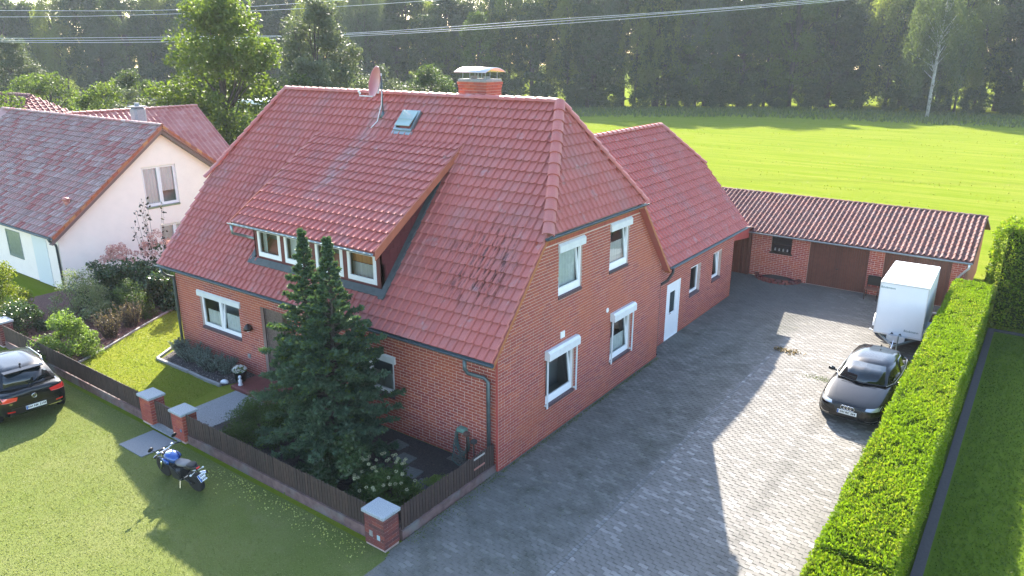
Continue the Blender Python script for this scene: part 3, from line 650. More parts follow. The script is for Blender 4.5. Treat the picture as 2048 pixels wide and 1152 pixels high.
# chimney
CX0, CX1, CY0, CY1 = -5.12, -4.06, 4.85, 5.6
chim = part('chimney', MB().box(CX0 + .01, CX1 - .01, CY0 + .01, CY1 - .01, 7.3, 9.28), M_mortar, roof)
M_cbrick = mat('bright chimney brick', [(.36, .08, .045), (.40, .10, .05), (.29, .066, .045), (.33, .08, .05)], .7, grain=(30, .15))
for B, a, b in ((basis((0, CY0, 7.6), (1, 0, 0), (0, -1, 0)), CX0, CX1), (basis((CX1, 0, 7.6), (0, 1, 0), (1, 0, 0)), CY0, CY1), (basis((CX0, 0, 7.6), (0, -1, 0), (-1, 0, 0)), -CY1, -CY0)):
    v = .0; r = 0; ms = []
    while v < 1.62:
        u = a - (.12 if r % 2 else 0); o_ = .03 if 1.42 < v else 0.
        while u < b - .02:
            p, q = max(u, a - o_), min(u + .24, b + o_)
            if q - p > .03: ms.append(B @ Matrix.Translation((p, v, -.004)) @ Matrix.Diagonal((q - p, .072, .014 + o_, 1)))
            u += .25
        v += .0833; r += 1
    me = npmesh('brick', BRICK[0], BRICK[1]); me.materials.append(M_cbrick)
    for M in ms:
        if M.translation.z > 8.5:
            o = bpy.data.objects.new('chimney_brick', me); COL.objects.link(o); o.parent = roof; o.matrix_local = M
mb = MB(); mb.rbox(CX0 - .02, CX1 + .02, CY0 - .02, CY1 + .02, 9.27, 9.34, .02)
for x in (-4.85, -4.35): mb.tube([(x, 5.25, 9.3), (x, 5.25, 9.42)], .1, 10)
part('chimney_crown', mb, M_conc, roof)
mb = MB(); K = 7; xa, xb = CX0 - .08, CX1 + .08; prof = [(CY0 - .12 + (CY1 - CY0 + .24) * k / K, 9.53 + .13 * math.sin(math.pi * k / K)) for k in range(K + 1)]
vs = [(x, y, z + dz) for dz in (0, .02) for x in (xa, xb) for y, z in prof]; n = K + 1
mb.add(vs, [(k, n + k, n + k + 1, k + 1) for k in range(K)] + [(2 * n + k, 2 * n + k + 1, 3 * n + k + 1, 3 * n + k) for k in range(K)] + [(k, k + 1, 2 * n + k + 1, 2 * n + k) for k in range(K)] + [(n + k, 3 * n + k, 3 * n + k + 1, n + k + 1) for k in range(K)] + [(0, 2 * n, 3 * n, n), (K, n + K, 3 * n + K, 2 * n + K)])
part('chimney_cover', mb, mat('steel chimney hood', (.66, .62, .6), .3, metal=.8), roof, True)
mb = MB()
for x in (CX0 + .1, -4.75, -4.43, CX1 - .1):
    for y in (CY0 + .08, CY1 - .08): mb.tube([(x, y, 9.32), (x + .03, y - .02, 9.56)], .012, 5)
part('hood_leg', mb, M_zinc, roof)
# satellite dish on its mast
dx, dy, dz = -7.42, 3.86, 8.15
mb = MB(); mb.tube([(dx, dy, dz - .1), (dx, dy, dz + 1.25)], .024, 8); mb.lathe([(.13, 0), (.05, .12), (.03, .2)], 10, Matrix.Translation((dx, dy, dz - .02))); mast = part('dish_mast', mb, M_zincd, H, True)
nd = (V3((-.81, -.586, 0)) * .80 + V3((.586, -.81, 0)) * .52 + V3((0, 0, .22))).normalized(); xx = nd.cross(V3((0, 0, 1))).normalized(); yy = xx.cross(nd)
MD = Matrix(((xx.x, yy.x, nd.x, dx - .12), (xx.y, yy.y, nd.y, dy - .08), (xx.z, yy.z, nd.z, dz + 1.05), (0, 0, 0, 1)))
mb = MB(); pr = [(.001, 0.), (.15, .008), (.3, .035), (.42, .07), (.47, .09)]
mb.lathe(pr + [(.475, .085), (.42, .058), (.3, .022), (.15, -.006), (.001, -.014)], 24, MD @ Matrix.Diagonal((.9, 1.05, 1, 1))); part('dish', mb, mat('red dish', (.30, .055, .06), .4, grain=(4, .1)), mast, True)
mb = MB(); mb.tube([MD @ V3((0, -.44, .06)), MD @ V3((0, -.5, .5))], .022, 6); mb.tube([MD @ V3((0, -.45, .48)), MD @ V3((0, -.36, .55))], .035, 8); mb.box(-.06, .06, -.32, .3, -.1, -.02, MD); part('dish_arm', mb, M_alu, mast)
mb = MB(); mb.tube([(dx + .02, dy - .03, dz + .8), (dx + .07, dy - .12, dz + .4), (dx + .04, dy - .3, dz - .1), (dx - .06, dy - .5, dz - .3)], .013, 5); part('dish_cable', mb, M_alu, mast)

# rear wing
AE, AZ, AR, AZR, AY1, AKZ = .05, 3.13, -3.5, 7.2, 17.42, 5.55
am = (AZR - AZ) / (AE - AR); AKX = AE - (AKZ - AZ) / am; nA = V3((am, 0, 1)).normalized(); SA = math.hypot(AZR - AZ, AE - AR); ARY = 15.95
wall('wing_wall', H, BA, [(9.14, 0), (17.2, 0), (17.2, 3.15), (9.14, 3.15)], [(10.56, 11.75, .0, 2.16), (12.64, 13.62, 1.2, 2.33), (14.88, 15.82, 1.24, 2.36)], depth=.2)
mb = MB(); mb.add([(-.4, 17.2, 0), (-6.6, 17.2, 0), (-6.6, 17.2, 3.1), (-4.9, 17.2, 5.5), (-2.1, 17.2, 5.5), (-.4, 17.2, 3.2)], [(0, 1, 2, 3, 4, 5)]); mb.add([(-6.6, 9.2, 0), (-6.6, 17.2, 0), (-6.6, 17.2, 3.2), (-6.6, 9.2, 3.2)], [(0, 1, 2, 3)]); part('wing_rear_wall', mb, M_brick, H)
yv = lambda z: YR + (ZR - z) / sl + .02
mb = MB(); P1 = [(AE, yv(AZ), AZ), (AE, AY1, AZ), (AKX, AY1, AKZ), (AR, ARY, AZR), (AR, yv(AZR), AZR)]; slab(mb, P1, nA)
X2 = 2 * AR - AE; slab(mb, [(X2, yv(AZ), AZ), (AR, yv(AZR), AZR), (AR, ARY, AZR), (2 * AR - AKX, AY1, AKZ), (X2, AY1, AZ)], (-am, 0, 1)); slab(mb, [(AKX, AY1, AKZ), (2 * AR - AKX, AY1, AKZ), (AR, ARY, AZR)], (0, AZR - AKZ, AY1 - ARY))
wroof = part('wing_roof', mb, M_tile, H); B3 = basis((AE, 0, AZ - .02), (0, 1, 0), nA); vk = (AKZ - AZ) / (AZR - AZ) * SA
tiles(wroof, B3, [(yv(AZ), 0), (AY1, 0), (AY1, vk), (ARY, SA), (yv(AZR), SA)], .235, .33, M_tile)
ridge(wroof, (AR, yv(AZR), AZR), (AR, ARY, AZR), (0, 0, 1), M_tile, r=.14); ridge(wroof, (AKX + .02, AY1 + .02, AKZ), (AR, ARY, AZR), (1, 1, 1), M_tile, r=.14)
gutter('wing_gutter', H, (AE + .06, 9.75, AZ - .03), (AE + .06, AY1 + .02, AZ - .03), (1, 0, 0), M_zincd, .065)
mb = MB(); mb.box(-.36, AE, 9.5, AY1, AZ - .1, AZ - .08); part('wing_soffit', mb, M_brown, H)
mb = MB(); mb.tube([(AE + .06, 9.85, AZ - .08), (AE + .06, 9.83, 2.9), (.05, 9.55, 2.68), (-.1, 9.3, 2.55), (-.1, 9.26, 2.42), (-.1, 9.26, .05), (-.02, 9.28, .03)], .05, 10); part('wing_downpipe', mb, M_dbrown, H, True)
window(H, BA, 12.64, 13.62, 1.2, 2.33, 1, False, recess=.12, sash_b=.07); window(H, BA, 14.88, 15.82, 1.24, 2.36, 1, True, recess=.12, sash_b=.07)
mb = MB(); mb.ring(BA, 10.56, 11.75, .0, 2.16, .07, -.12, .0, .03); dr = part('side_door', mb, M_white, H)
mb = MB(); mb.ring(BA, 10.63, 11.68, .03, 2.09, .3, -.09, -.03, .95); part('door_leaf', mb, M_white, dr)
mb = MB(); bx(mb, BA, 10.93, 11.38, .98, 1.79, -.07, -.05); part('door_pane', mb, mat('dark door glass', (.03, .045, .05), .08), dr)
mb = MB(); mb.tube([BA @ V3((10.82, 1.0, -.03)), BA @ V3((10.82, 1.0, .03)), BA @ V3((10.95, 1.0, .03))], .014, 6); part('handle', mb, M_chrome, dr)
WIRE_A = [(-103.34, 6.7, 11.92), (-98.3, 10.19, 11.54), (-93.27, 13.71, 11.24), (-88.26, 17.24, 11.02), (-83.27, 20.8, 10.88), (-78.29, 24.37, 10.8), (-73.32, 27.97, 10.8), (-68.36, 31.58, 10.86), (-63.42, 35.2, 10.98), (-58.49, 38.84, 11.16), (-53.56, 42.5, 11.39), (-48.65, 46.16, 11.68), (-43.74, 49.84, 12.01), (-38.85, 53.53, 12.38), (-33.96, 57.23, 12.79), (-29.07, 60.94, 13.23), (-24.2, 64.66, 13.71), (-19.32, 68.39, 14.21), (-14.46, 72.12, 14.73), (-9.59, 75.85, 15.28), (-4.73, 79.59, 15.84), (0.13, 83.34, 16.42), (4.98, 87.08, 17.0), (9.84, 90.83, 17.59), (14.69, 94.58, 18.18)]
WIRE_B = [(-112.43, 8.74, 14.06), (-107.23, 12.42, 13.85), (-102.05, 16.12, 13.7), (-96.87, 19.82, 13.61), (-91.71, 23.55, 13.58), (-86.55, 27.29, 13.61), (-81.41, 31.04, 13.69), (-76.28, 34.81, 13.84), (-71.16, 38.6, 14.04), (-66.05, 42.39, 14.29), (-60.95, 46.21, 14.6), (-55.86, 50.03, 14.96), (-50.78, 53.87, 15.38), (-45.71, 57.73, 15.85), (-40.65, 61.59, 16.36), (-35.6, 65.47, 16.93), (-30.56, 69.37, 17.55)]

# ------------------------------------------------------------------ garage block
G = thing('garage', 'low brick garage with weathered pantile roof and two brown doors', 'garage', (3.8, 20, .3))
GB = basis((0, 20, .3), (1, 0, 0), (0, -1, 0))
wall('garage_wall', G, GB, [(-.55, 0), (8.0, 0), (8.0, 2.12), (-.55, 2.12)], [(.38, 1.28, 1.2, 1.95), (2.05, 4.46, 0, 1.93), (5.05, 7.5, 0, 1.93)], depth=.16, ch=.085, bl=.25)
mb = MB(); mb.add([(8, 20, .2), (8, 27, .2), (8, 27, 2.4), (8, 23, 3.5), (8, 20, 2.4)], [(0, 1, 2, 3, 4)]); mb.add([(-3.2, 27, .2), (8, 27, .2), (8, 27, 2.4), (-3.2, 27, 2.4)], [(1, 0, 3, 2)]); part('garage_rear_wall', mb, M_brick, G)
gz = lambda y: 2.42 + (y - 19.5) * (3.57 - 2.42) / 3.5; nG = V3((0, -(3.57 - 2.42), 3.5)).normalized(); GL = math.hypot(3.5, 1.15)
mb = MB(); slab(mb, [(-3.2, 19.5, 2.42), (8.22, 19.5, 2.42), (8.22, 23, 3.57), (-3.2, 23, 3.57)], nG, .08); slab(mb, [(8.22, 27.2, 2.3), (-3.2, 27.2, 2.3), (-3.2, 23, 3.57), (8.22, 23, 3.57)], (0, 1.27, 4.2), .08)
gr = part('garage_roof', mb, M_gtile, G)
tiles(gr, basis((0, 19.5, 2.40), (1, 0, 0), nG), [(-3.2, 0), (8.22, 0), (8.22, GL), (-3.2, GL)], .2076, .335, M_gtile, PAN, jit=.012)
ridge(gr, (-3.2, 23, 3.56), (8.22, 23, 3.56), (0, 0, 1), M_gtile, .35, .1)
gutter('garage_gutter', G, (-.5, 19.44, 2.4), (8.2, 19.44, 2.36), (0, -1, 0), M_zinc, .055)
mb = MB(); mb.tube([(8.1, 19.44, 2.32), (8.1, 19.46, 2.15), (8.0, 19.6, 2.0), (7.75, 19.86, 1.6), (7.72, 19.9, 1.5), (7.72, 19.9, .3)], .045, 10); part('garage_downpipe', mb, mat('pale zinc pipe', (.6, .62, .63), .35, metal=.4), G, True)
gd = []
for k, (a, b) in enumerate(((2.05, 4.46), (5.05, 7.5))):
    mb = MB(); mb.ring(GB, a, b, 0, 1.93, .045, -.13, -.05, .03); d = part('garage_door', mb, M_brown, G); n = 25
    un = MB(); un.box(.06, .94, 0, 1, 0, 1)
    ms = [GB @ Matrix.Translation((a + .045 + (b - a - .09) * i / n, .03, -.11)) @ Matrix.Diagonal(((b - a - .09) / n, 1.86, .035, 1)) for i in range(n)]
    pieces('door_plank', (np.array(un.v), np.array(un.f)), ms, M_brown, d)
    mb = MB(); bx(mb, GB, a + .05, b - .05, .04, 1.9, -.125, -.105); part('door_back', mb, M_dbrown, d)
    mb = MB(); mb.tube([GB @ V3(((a + b) / 2, .85, -.08)), GB @ V3(((a + b) / 2, .85, -.03))], .022, 8); bx(mb, GB, (a + b) / 2 - .05, (a + b) / 2 + .05, .84, .86, -.035, -.02); part('handle', mb, M_blackm, d)
mb = MB(); mb.ring(GB, .38, 1.28, 1.2, 1.95, .05, -.12, -.04); bx(mb, GB, .43, 1.23, 1.55, 1.58, -.1, -.05); bx(mb, GB, .33, 1.33, 1.14, 1.2, -.1, .04); gw = part('garage_window', mb, M_dbrown, G)
mb = MB(); bx(mb, GB, .43, 1.23, 1.25, 1.9, -.1, -.09); part('pane', mb, mat('dusty dark glass', (.02, .022, .024), .12), gw)
mb = MB()
for i in range(4): mb.lathe([(.03, 0), (.055, .03), (.045, .12), (.02, .15)], 8, GB @ Matrix.Translation((.55 + .18 * i, 1.26, -.06)) @ Matrix.Rotation(-math.pi / 2, 4, 'X') @ Matrix.Diagonal((.7, .3, .9, 1)))
part('sill_ornament', mb, M_conc, gw)
# passage between wing and garage
P = thing('passage_gate', 'dark brown boarded gate under a red fascia between wing and garage', 'gate', (-1.3, 19.9, .3))
un = MB(); un.box(.03, .97, 0, 1, 0, 1)
for i in range(14):
    mb = MB(); mb.box(-2.4 + .132 * i + .004, -2.4 + .132 * (i + 1) - .004, 19.87, 19.9, .3, 2.3); part('gate_board', mb, M_brown, P)
mb = MB(); mb.box(-.62, -.5, 19.82, 20.06, .1, 2.4); part('gate_post', mb, M_brown, P); mb = MB(); mb.box(-6, -.5, 20.1, 20.2, 0, 2.6); part('back_wall', mb, M_brown, P)
mb = MB(); mb.prism([(-.46, 17.3, 2.42), (-.56, 19.56, 2.1), (-.56, 19.56, 2.52), (-.46, 17.3, 3.0)], (.04, 0, 0)); part('fascia', mb, M_redboard, P)
mb = MB(); mb.prism([(-6, 17.25, 3.02), (-.3, 17.25, 3.02), (-.4, 19.9, 2.5), (-6, 19.9, 2.5)], (0, 0, .05)); part('passage_roof', mb, M_gtile, P)

# ------------------------------------------------------------------ neighbour's houses
N = thing('plastered_house', 'pale pink plastered gabled house with mottled grey red tiles left of the brick house', 'house', (-28, 4.5, 0))
nx = -24.2; NA = (5.69, 6.81); NE = (.17, 2.56); NR = (11.21, 2.56); npitch = (NA[1] - NE[1]) / (NA[0] - NE[0])
BN = basis((nx, 0, 0), (0, 1, 0), (1, 0, 0))
mb = MB(); hole = [(4.64, 6.33, 3.05, 4.94), (5.15, 6.7, .75, 2.12)]
poly = [(.55, 0), (10.8, 0), (10.8, 2.68), (5.69, 6.63), (.55, 2.68)]
us = sorted({p[0] for p in poly} | {v for h in hole for v in h[:2]}); vs_ = sorted({p[1] for p in poly} | {v for h in hole for v in h[2:]})
for a, b in zip(us, us[1:]):
    for c, d in zip(vs_, vs_[1:]):
        if any(h[0] <= (a + b) / 2 <= h[1] and h[2] <= (c + d) / 2 <= h[3] for h in hole): continue
        q = clip_cell([(a, c), (b, c), (b, d), (a, d)], poly)
        if q: mb.add([BN @ V3((x, y, 0)) for x, y in q], [tuple(range(len(q)))])
for a, b, c, d in hole:
    for p, q in (((a, c), (b, c)), ((b, c), (b, d)), ((b, d), (a, d)), ((a, d), (a, c))): mb.add([BN @ V3((*p, 0)), BN @ V3((*p, -.16)), BN @ V3((*q, -.16)), BN @ V3((*q, 0))], [(0, 1, 2, 3)])
mb.add([(-45, .55, 0), (nx, .55, 0), (nx, .55, 2.7), (-45, .55, 2.7)], [(0, 1, 2, 3)]); mb.add([(-45, 10.8, 0), (nx, 10.8, 0), (nx, 10.8, 2.7), (-45, 10.8, 2.7)], [(3, 2, 1, 0)])
part('plaster_wall', mb, M_plaster, N)
M_shut = mat('pale front trim', (.66, .68, .68), .6)
BNF = basis((0, .55, 0), (1, 0, 0), (0, -1, 0))
mb = MB(); bx(mb, BNF, -26.8, -25.4, 0, 2.2, 0, .03); part('entrance_panel', mb, M_shut, N)
window(N, BN, 4.64, 6.33, 3.05, 4.94, 2, curtain_or_reflection=[(M_white, 4.66, 5.45, 3.1, 4.9), (M_white, 5.5, 6.3, 3.7, 4.9)], recess=.1, sillm=M_zinc, room=M_curt); window(N, BN, 5.15, 6.7, .75, 2.12, 2, curtain_or_reflection=[(M_white, 5.2, 6.6, 1.2, 2.1)], recess=.1, sillm=M_zinc)
mb = MB(); mb.ring(BNF, -29.6, -28.1, .8, 2.1, .07, -.0, .03); bx(mb, BNF, -29.53, -28.17, .87, 2.03, .0, .012); part('front_window', mb, M_zinc, N)
mb = MB(); nN = V3((0, -npitch, 1)).normalized(); slab(mb, [(-45, *NE), (nx + .45, *NE), (nx + .45, *NA), (-45, *NA)], nN, .12); slab(mb, [(nx + .45, *NR), (-45, *NR), (-45, *NA), (nx + .45, *NA)], (0, npitch, 1), .12)
nroof = part('roof', mb, M_ntile, N); NL = math.hypot(NA[0] - NE[0], NA[1] - NE[1])
tiles(nroof, basis((0, NE[0], NE[1] - .02), (1, 0, 0), nN), [(-40, 0), (nx + .45, 0), (nx + .45, NL), (-40, NL)], .30, .335, M_ntile)
ridge(nroof, (-41, *NA), (nx + .45, *NA), (0, 0, 1), M_ntile, .38, .12)
for s, (ya, za) in ((1, NE), (-1, NR)):                     # row of verge tiles and the board below it
    d = V3((0, NA[0] - ya, NA[1] - za)); n = round(d.length / .33); ms = []
    for i in range(n):
        mb = MB(); p = V3((nx + .36, ya, za)) + d * (i / n); q = V3((nx + .36, ya, za)) + d * ((i + 1.08) / n); up = V3((0, 0, 1))
        mb.prism([p + up * .05, q + up * .02, q - up * .1, p - up * .1], (.13, 0, 0)); part('verge_tile', mb, M_verge, nroof)
mb = MB()
for ya, za in (NE, NR): mb.prism([(nx + .32, ya, za - .1), (nx + .32, NA[0], NA[1] - .1), (nx + .32, NA[0], NA[1] - .36), (nx + .32, ya, za - .36)], (.03, 0, 0)); mb.prism([(nx, ya, za - .34), (nx, NA[0], NA[1] - .34), (nx, NA[0], NA[1] - .36), (nx, ya, za - .36)], (.318, 0, 0))
part('bargeboard', mb, mat('grey brown board', (.17, .12, .115), .6), N)
gutter('gutter', N, (-40, NE[0] - .05, NE[1] - .03), (nx + .45, NE[0] - .05, NE[1] - .03), (0, -1, 0), M_zincd, .07)
mb = MB(); mb.tube([(nx + .1, NE[0] - .05, 2.5), (nx + .1, NE[0], 2.36), (nx + .06, .4, 2.15), (nx - .1, .48, 2.0), (nx - .1, .48, 0)], .05, 8); part('downpipe', mb, M_zincd, N, True)
mb = MB(); mb.tube([V3((-25.0, 1.6, 3.5)) , V3((-25.0, 1.5, 3.85))], .12, 12); mb.lathe([(.17, 0), (.13, .1), (.02, .14)], 12, Matrix.Translation((-25.0, 1.5, 3.82))); part('roof_vent', mb, M_ntile2, N, True)
# cross wing of that house
wx = -33.4; WE = (wx + 5.5, 6.85 - 5.5 * npitch); mb = MB(); slab(mb, [(wx + 5.5, 11.3, WE[1]), (wx + 5.5, 13.5, WE[1]), (wx, 13.5, 6.85), (wx, 5.8, 6.85)], (npitch, 0, 1), .12); slab(mb, [(wx - 5.5, 13.5, WE[1]), (wx - 5.5, 11.3, WE[1]), (wx, 5.8, 6.85), (wx, 13.5, 6.85)], (-npitch, 0, 1), .12); wr = part('wing_roof', mb, M_ntile2, N)
tiles(wr, basis((wx + 5.5, 0, WE[1] - .02), (0, 1, 0), (npitch, 0, 1)), [(11.3, 0), (13.5, 0), (13.5, 5.5 * math.hypot(1, npitch)), (5.8, 5.5 * math.hypot(1, npitch))], .30, .35, M_ntile2, PAN)
ridge(wr, (wx, 5.8, 6.86), (wx, 13.5, 6.86), (0, 0, 1), M_ntile2, .36, .12)
mb = MB(); mb.add([(wx + 5.1, 13.2, 0), (wx - 5.1, 13.2, 0), (wx - 5.1, 13.2, 2.6), (wx, 13.2, 6.7), (wx + 5.1, 13.2, 2.6)], [(0, 1, 2, 3, 4)]); part('wing_wall', mb, M_plaster, N)
mb = MB(); cx, cy = -27.6, 6.7; mb.rbox(cx - .3, cx + .3, cy - .3, cy + .3, 5.4, 7.42, .1); mb.box(cx - .34, cx + .34, cy - .34, cy + .34, 7.42, 7.47); mb.tube([(cx, cy, 7.46), (cx, cy, 7.62)], .12, 10); part('chimney', mb, mat('slate clad chimney', (.19, .21, .24), .5, grain=(12, .2)), N)
# farther hipped red house and its annex
F = thing('red_roofed_house', 'distant house with dark red hipped roof beyond the plastered house', 'house', (-66, 18, 0))
e = 4.8; x0, x1, yr, zr, ze = -72.5, -61.5, 15.6, 6.4, 3.2
mb = MB(); mb.add([(x0 - e, yr - e, ze), (x1 + e, yr - e, ze), (x1, yr, zr), (x0, yr, zr), (x1 + e, yr + e, ze), (x0 - e, yr + e, ze)], [(0, 1, 2, 3), (1, 4, 2), (4, 5, 3, 2), (5, 0, 3)]); M_froof = mat('dark red far roof', (.15, .035, .035), .6, grain=(3, .3))
fr = part('roof', mb, M_froof, F); B5 = basis((0, yr - e, ze), (1, 0, 0), (0, -(zr - ze), e)); 
tiles(fr, B5, [(x0 - e, 0), (x1 + e, 0), (x1, math.hypot(e, zr - ze)), (x0, math.hypot(e, zr - ze))], .45, .4, M_froof, cap=0)
B6 = basis((x1 + e, yr - e, ze), (0, 1, 0), (zr - ze, 0, e)); tiles(fr, B6, [(0, 0), (2 * e, 0), (e, math.hypot(e, zr - ze))], .45, .4, mat('brighter red far roof', (.27, .06, .05), .6, grain=(3, .3)), cap=0)
ridge(fr, (x0, yr, zr), (x1, yr, zr), (0, 0, 1), M_froof, .6, .16); mb = MB(); mb.box(x0 - 4.2, x1 + 4.2, yr - 4.2, yr + 4.2, 0, ze); part('wall', mb, M_brick, F)
for x in (x0, x0 + 4.2): mb = MB(); mb.lathe([(.2, 0), (.1, .3), (.16, .45), (.02, .8)], 8, Matrix.Translation((x, yr, zr))); part('finial', mb, M_froof, F)
F2 = thing('red_roofed_shed', 'small low roof of bright red tiles right of the distant hipped house', 'shed', (-52, 18.5, 0))
mb = MB(); mb.box(-54.8, -49.6, 17, 20, 0, 3.8); part('wall', mb, M_brick, F2); mb = MB(); mb.prism([(-55.2, 16.2, 3.7), (-49.2, 16.2, 3.7), (-49.2, 18.5, 5.3), (-55.2, 18.5, 5.3)], (0, 0, .12)); mb.prism([(-49.2, 20.8, 3.7), (-55.2, 20.8, 3.7), (-55.2, 18.5, 5.3), (-49.2, 18.5, 5.3)], (0, 0, .12)); part('roof', mb, M_verge, F2)
T_ = thing('white_canopy', 'white flat canopy half hidden behind the garden trees', 'canopy', (-62, 42, 0))
mb = MB(); mb.rbox(-68, -56.5, 40, 45, 4.2, 4.6, .1); part('canopy_top', mb, M_trailer, T_)
for x in (-67, -62, -57.5):
    for y in (40.5, 44.5): mb = MB(); mb.tube([(x, y, 0), (x, y, 4.2)], .06, 6); part('post', mb, M_zinc, T_)

# ------------------------------------------------------------------ picket fence, pillars, gate
pu = MB(); hw = .038
pu.prism([(-hw, -.011, 0), (hw, -.011, 0), (hw, -.011, .56), (.024, -.011, .59), (-.024, -.011, .59), (-hw, -.011, .56)], (0, .022, 0)); PK = pu.mesh('picket'); PK.materials.append(M_picket)
def fence(name, label, p, q, face, plinth=True, pitch=.098, z0=.22, h=1.):
    p, q = V3(p), V3(q); d = (q - p); Ln = d.length; d.normalize(); ang = math.atan2(d.y, d.x); f = thing(name, label, 'fence', (p + q) / 2, 'dark picket fence runs'); f['group'] = 'dark picket fence runs'
    c = (p + q) / 2; n = int(Ln / pitch); off = V3(face) * .03
    for i in range(n):
        w = p + d * (pitch * (i + .5)) + off; o = bpy.data.objects.new('picket', PK); COL.objects.link(o); o.parent = f
        o.location = w - c + V3((0, 0, z0 + rnd.uniform(-.008, .008))); o.rotation_euler = (rnd.uniform(-.012, .012), rnd.uniform(-.012, .012), ang); o.scale = (1, 1, h)
    M = Matrix.Translation(c) @ Matrix.Rotation(ang, 4, 'Z')
    for zz in (.34, .64): mb = MB(); s = -.02 if V3(face).dot(M.to_3x3() @ V3((0, 1, 0))) > 0 else .02; mb.box(-Ln / 2, Ln / 2, s - .02 + (.0), s + .02 - .0, zz, zz + .06, M) if True else 0; part('rail', mb, M_picket, f)
    if plinth:
        mb = MB(); mb.box(-Ln / 2, Ln / 2, -.07, .07, -.06, .2, M); part('plinth', mb, M_plinth, f)
    return f
M_plinth = mat('weathered plinth', (.15, .09, .085), .85, grain=(6, .4), bump=(40, .5, .006), edit=lambda nt, c: mix(nt, remap(nt, noise(nt, 1.1, 5), .5, .66, 0, .9), c, (.17, .165, .16)))
fence('picket_fence', 'dark picket fence between the gate and the corner pillar', (-7.74, -3.72, 0), (-.68, -3.72, 0), (0, -1, 0))
fence('picket_fence', 'dark picket fence left of the gate, behind the parked black car', (-19.3, -3.72, 0), (-10.02, -3.72, 0), (0, -1, 0))
fence('picket_fence', 'short dark picket fence from corner pillar to the house corner', (-.12, -3.42, 0), (-.12, -.06, 0), (1, 0, 0))
ga = fence('garden_gate', 'small dark picket gate between two brick pillars', (-9.36, -3.7, 0), (-8.36, -3.7, 0), (0, -1, 0), False, .105, .08, 1.12); ga['category'] = 'gate'; del ga['group']
mb = MB(); M = Matrix.Translation((-8.86, -3.675, 0)); mb.prism([(-.46, 0, .36), (-.4, 0, .36), (.46, 0, .64), (.4, 0, .64)], (0, .02, 0), M); part('brace', mb, M_picket, ga)
for zz in (.3, .66): mb = MB(); mb.tube([(-9.37, -3.69, zz), (-9.15, -3.69, zz)], .012, 6); part('hinge', mb, M_blackm, ga)
# loose boards leaning behind the short fence
for k, (yy, zz, lab) in enumerate(((-.62, .72, 'pale strip of weathered wood on the short fence, upper'), (-.62, .45, 'reddish strip of weathered wood on the short fence, lower'))):
    mb = MB(); mb.box(-.062, -.05, yy - .3, yy + .12, zz, zz + .045); o = link('fence_batten', mb.mesh('fence_batten'), mat('weathered batten %d' % k, [(.40, .36, .33), (.36, .16, .13)][k], .8)); tag(o, lab, 'batten')
for k, (x, y) in enumerate(((-.62, -.5), (-.46, -.42))):
    pst = thing('iron_post', ['taller rusty iron post standing behind the short fence', 'shorter dark iron post beside the rusty one'][k], 'post', (x, y, 0)); hh = (1.05, .85)[k]
    mb = MB(); mb.tube([(x, y, 0), (x, y, hh)], .02, 6); part('stem', mb, M_dbrown, pst); mb = MB(); mb.rbox(x - .07, x + .07, y - .07, y + .07, hh, hh + .09, .02); part('head', mb, mat('rusty head %d' % k, [(.09, .045, .035), (.03, .03, .03)][k], .7), pst)
def pillar(label, x0, x1, y0, y1, h, m):
    c = V3(((x0 + x1) / 2, (y0 + y1) / 2, 0)); p = thing('brick_pillar', label, 'pillar', c, 'brick pillars of the garden fence')
    core = part('core', MB().box(x0 + .012, x1 - .012, y0 + .012, y1 - .012, -.06, h), M_mortar, p)
    for B, a, b in ((basis((0, y0 + .012, 0), (1, 0, 0), (0, -1, 0)), x0, x1), (basis((x1 - .012, 0, 0), (0, 1, 0), (1, 0, 0)), y0, y1), (basis((x0 + .012, 0, 0), (0, -1, 0), (-1, 0, 0)), -y1, -y0), (basis((0, y1 - .012, 0), (-1, 0, 0), (0, 1, 0)), -x1, -x0)):
        ms = []; n = round(h / .0833)
        for r in range(n):
            u = a - (.125 if (r + (B[0][2] != 0)) % 2 else 0)
            while u < b - .01:
                s, t = max(u + .005, a + .001), min(u + .245, b - .001)
                if t - s > .03: ms.append(B @ Matrix.Translation((s, r * h / n + .006, -.004)) @ Matrix.Diagonal((t - s, h / n - .011, .012 + rnd.uniform(0, .002), 1)))
                u += .25
        pieces('brick', BRICK, ms, m, core)
    mb = MB(); mb.rbox(x0 - .045, x1 + .045, y0 - .045, y1 + .045, h, h + .07, .015); part('cap', mb, M_cap, p)
    return p
M_cap = mat('exposed aggregate cap', (.30, .33, .345), .85, grain=(60, .6), bump=(90, .8, .008))
cp = pillar('corner brick pillar with paler aggregate cap at the edge of the drive', -.66, -.07, -3.95, -3.5, .78, M_brick2)
mb = MB(); mb.box(-.29, -.2, -3.953, -3.948, .2, .32); part('number_plate', mb, mat('faded blue plate', (.34, .48, .52), .5), cp); mb = MB(); mb.box(-.52, -.42, -3.954, -3.948, .22, .36); part('patch', mb, M_conc, cp)
pillar('brick pillar on the left side of the garden gate', -9.97, -9.4, -3.85, -3.42, .78, M_brick)
gp = pillar('brick pillar right of the garden gate with small blue plate', -8.31, -7.76, -3.86, -3.43, .78, M_brick)
mb = MB(); mb.box(-7.93, -7.86, -3.867, -3.855, .28, .36); part('meter_plate', mb, mat('blue plate', (.08, .16, .25), .5), gp)
pillar('brick pillar at the left picture edge behind the shrubs', -20.0, -19.4, -3.85, -3.4, .82, M_brick2)

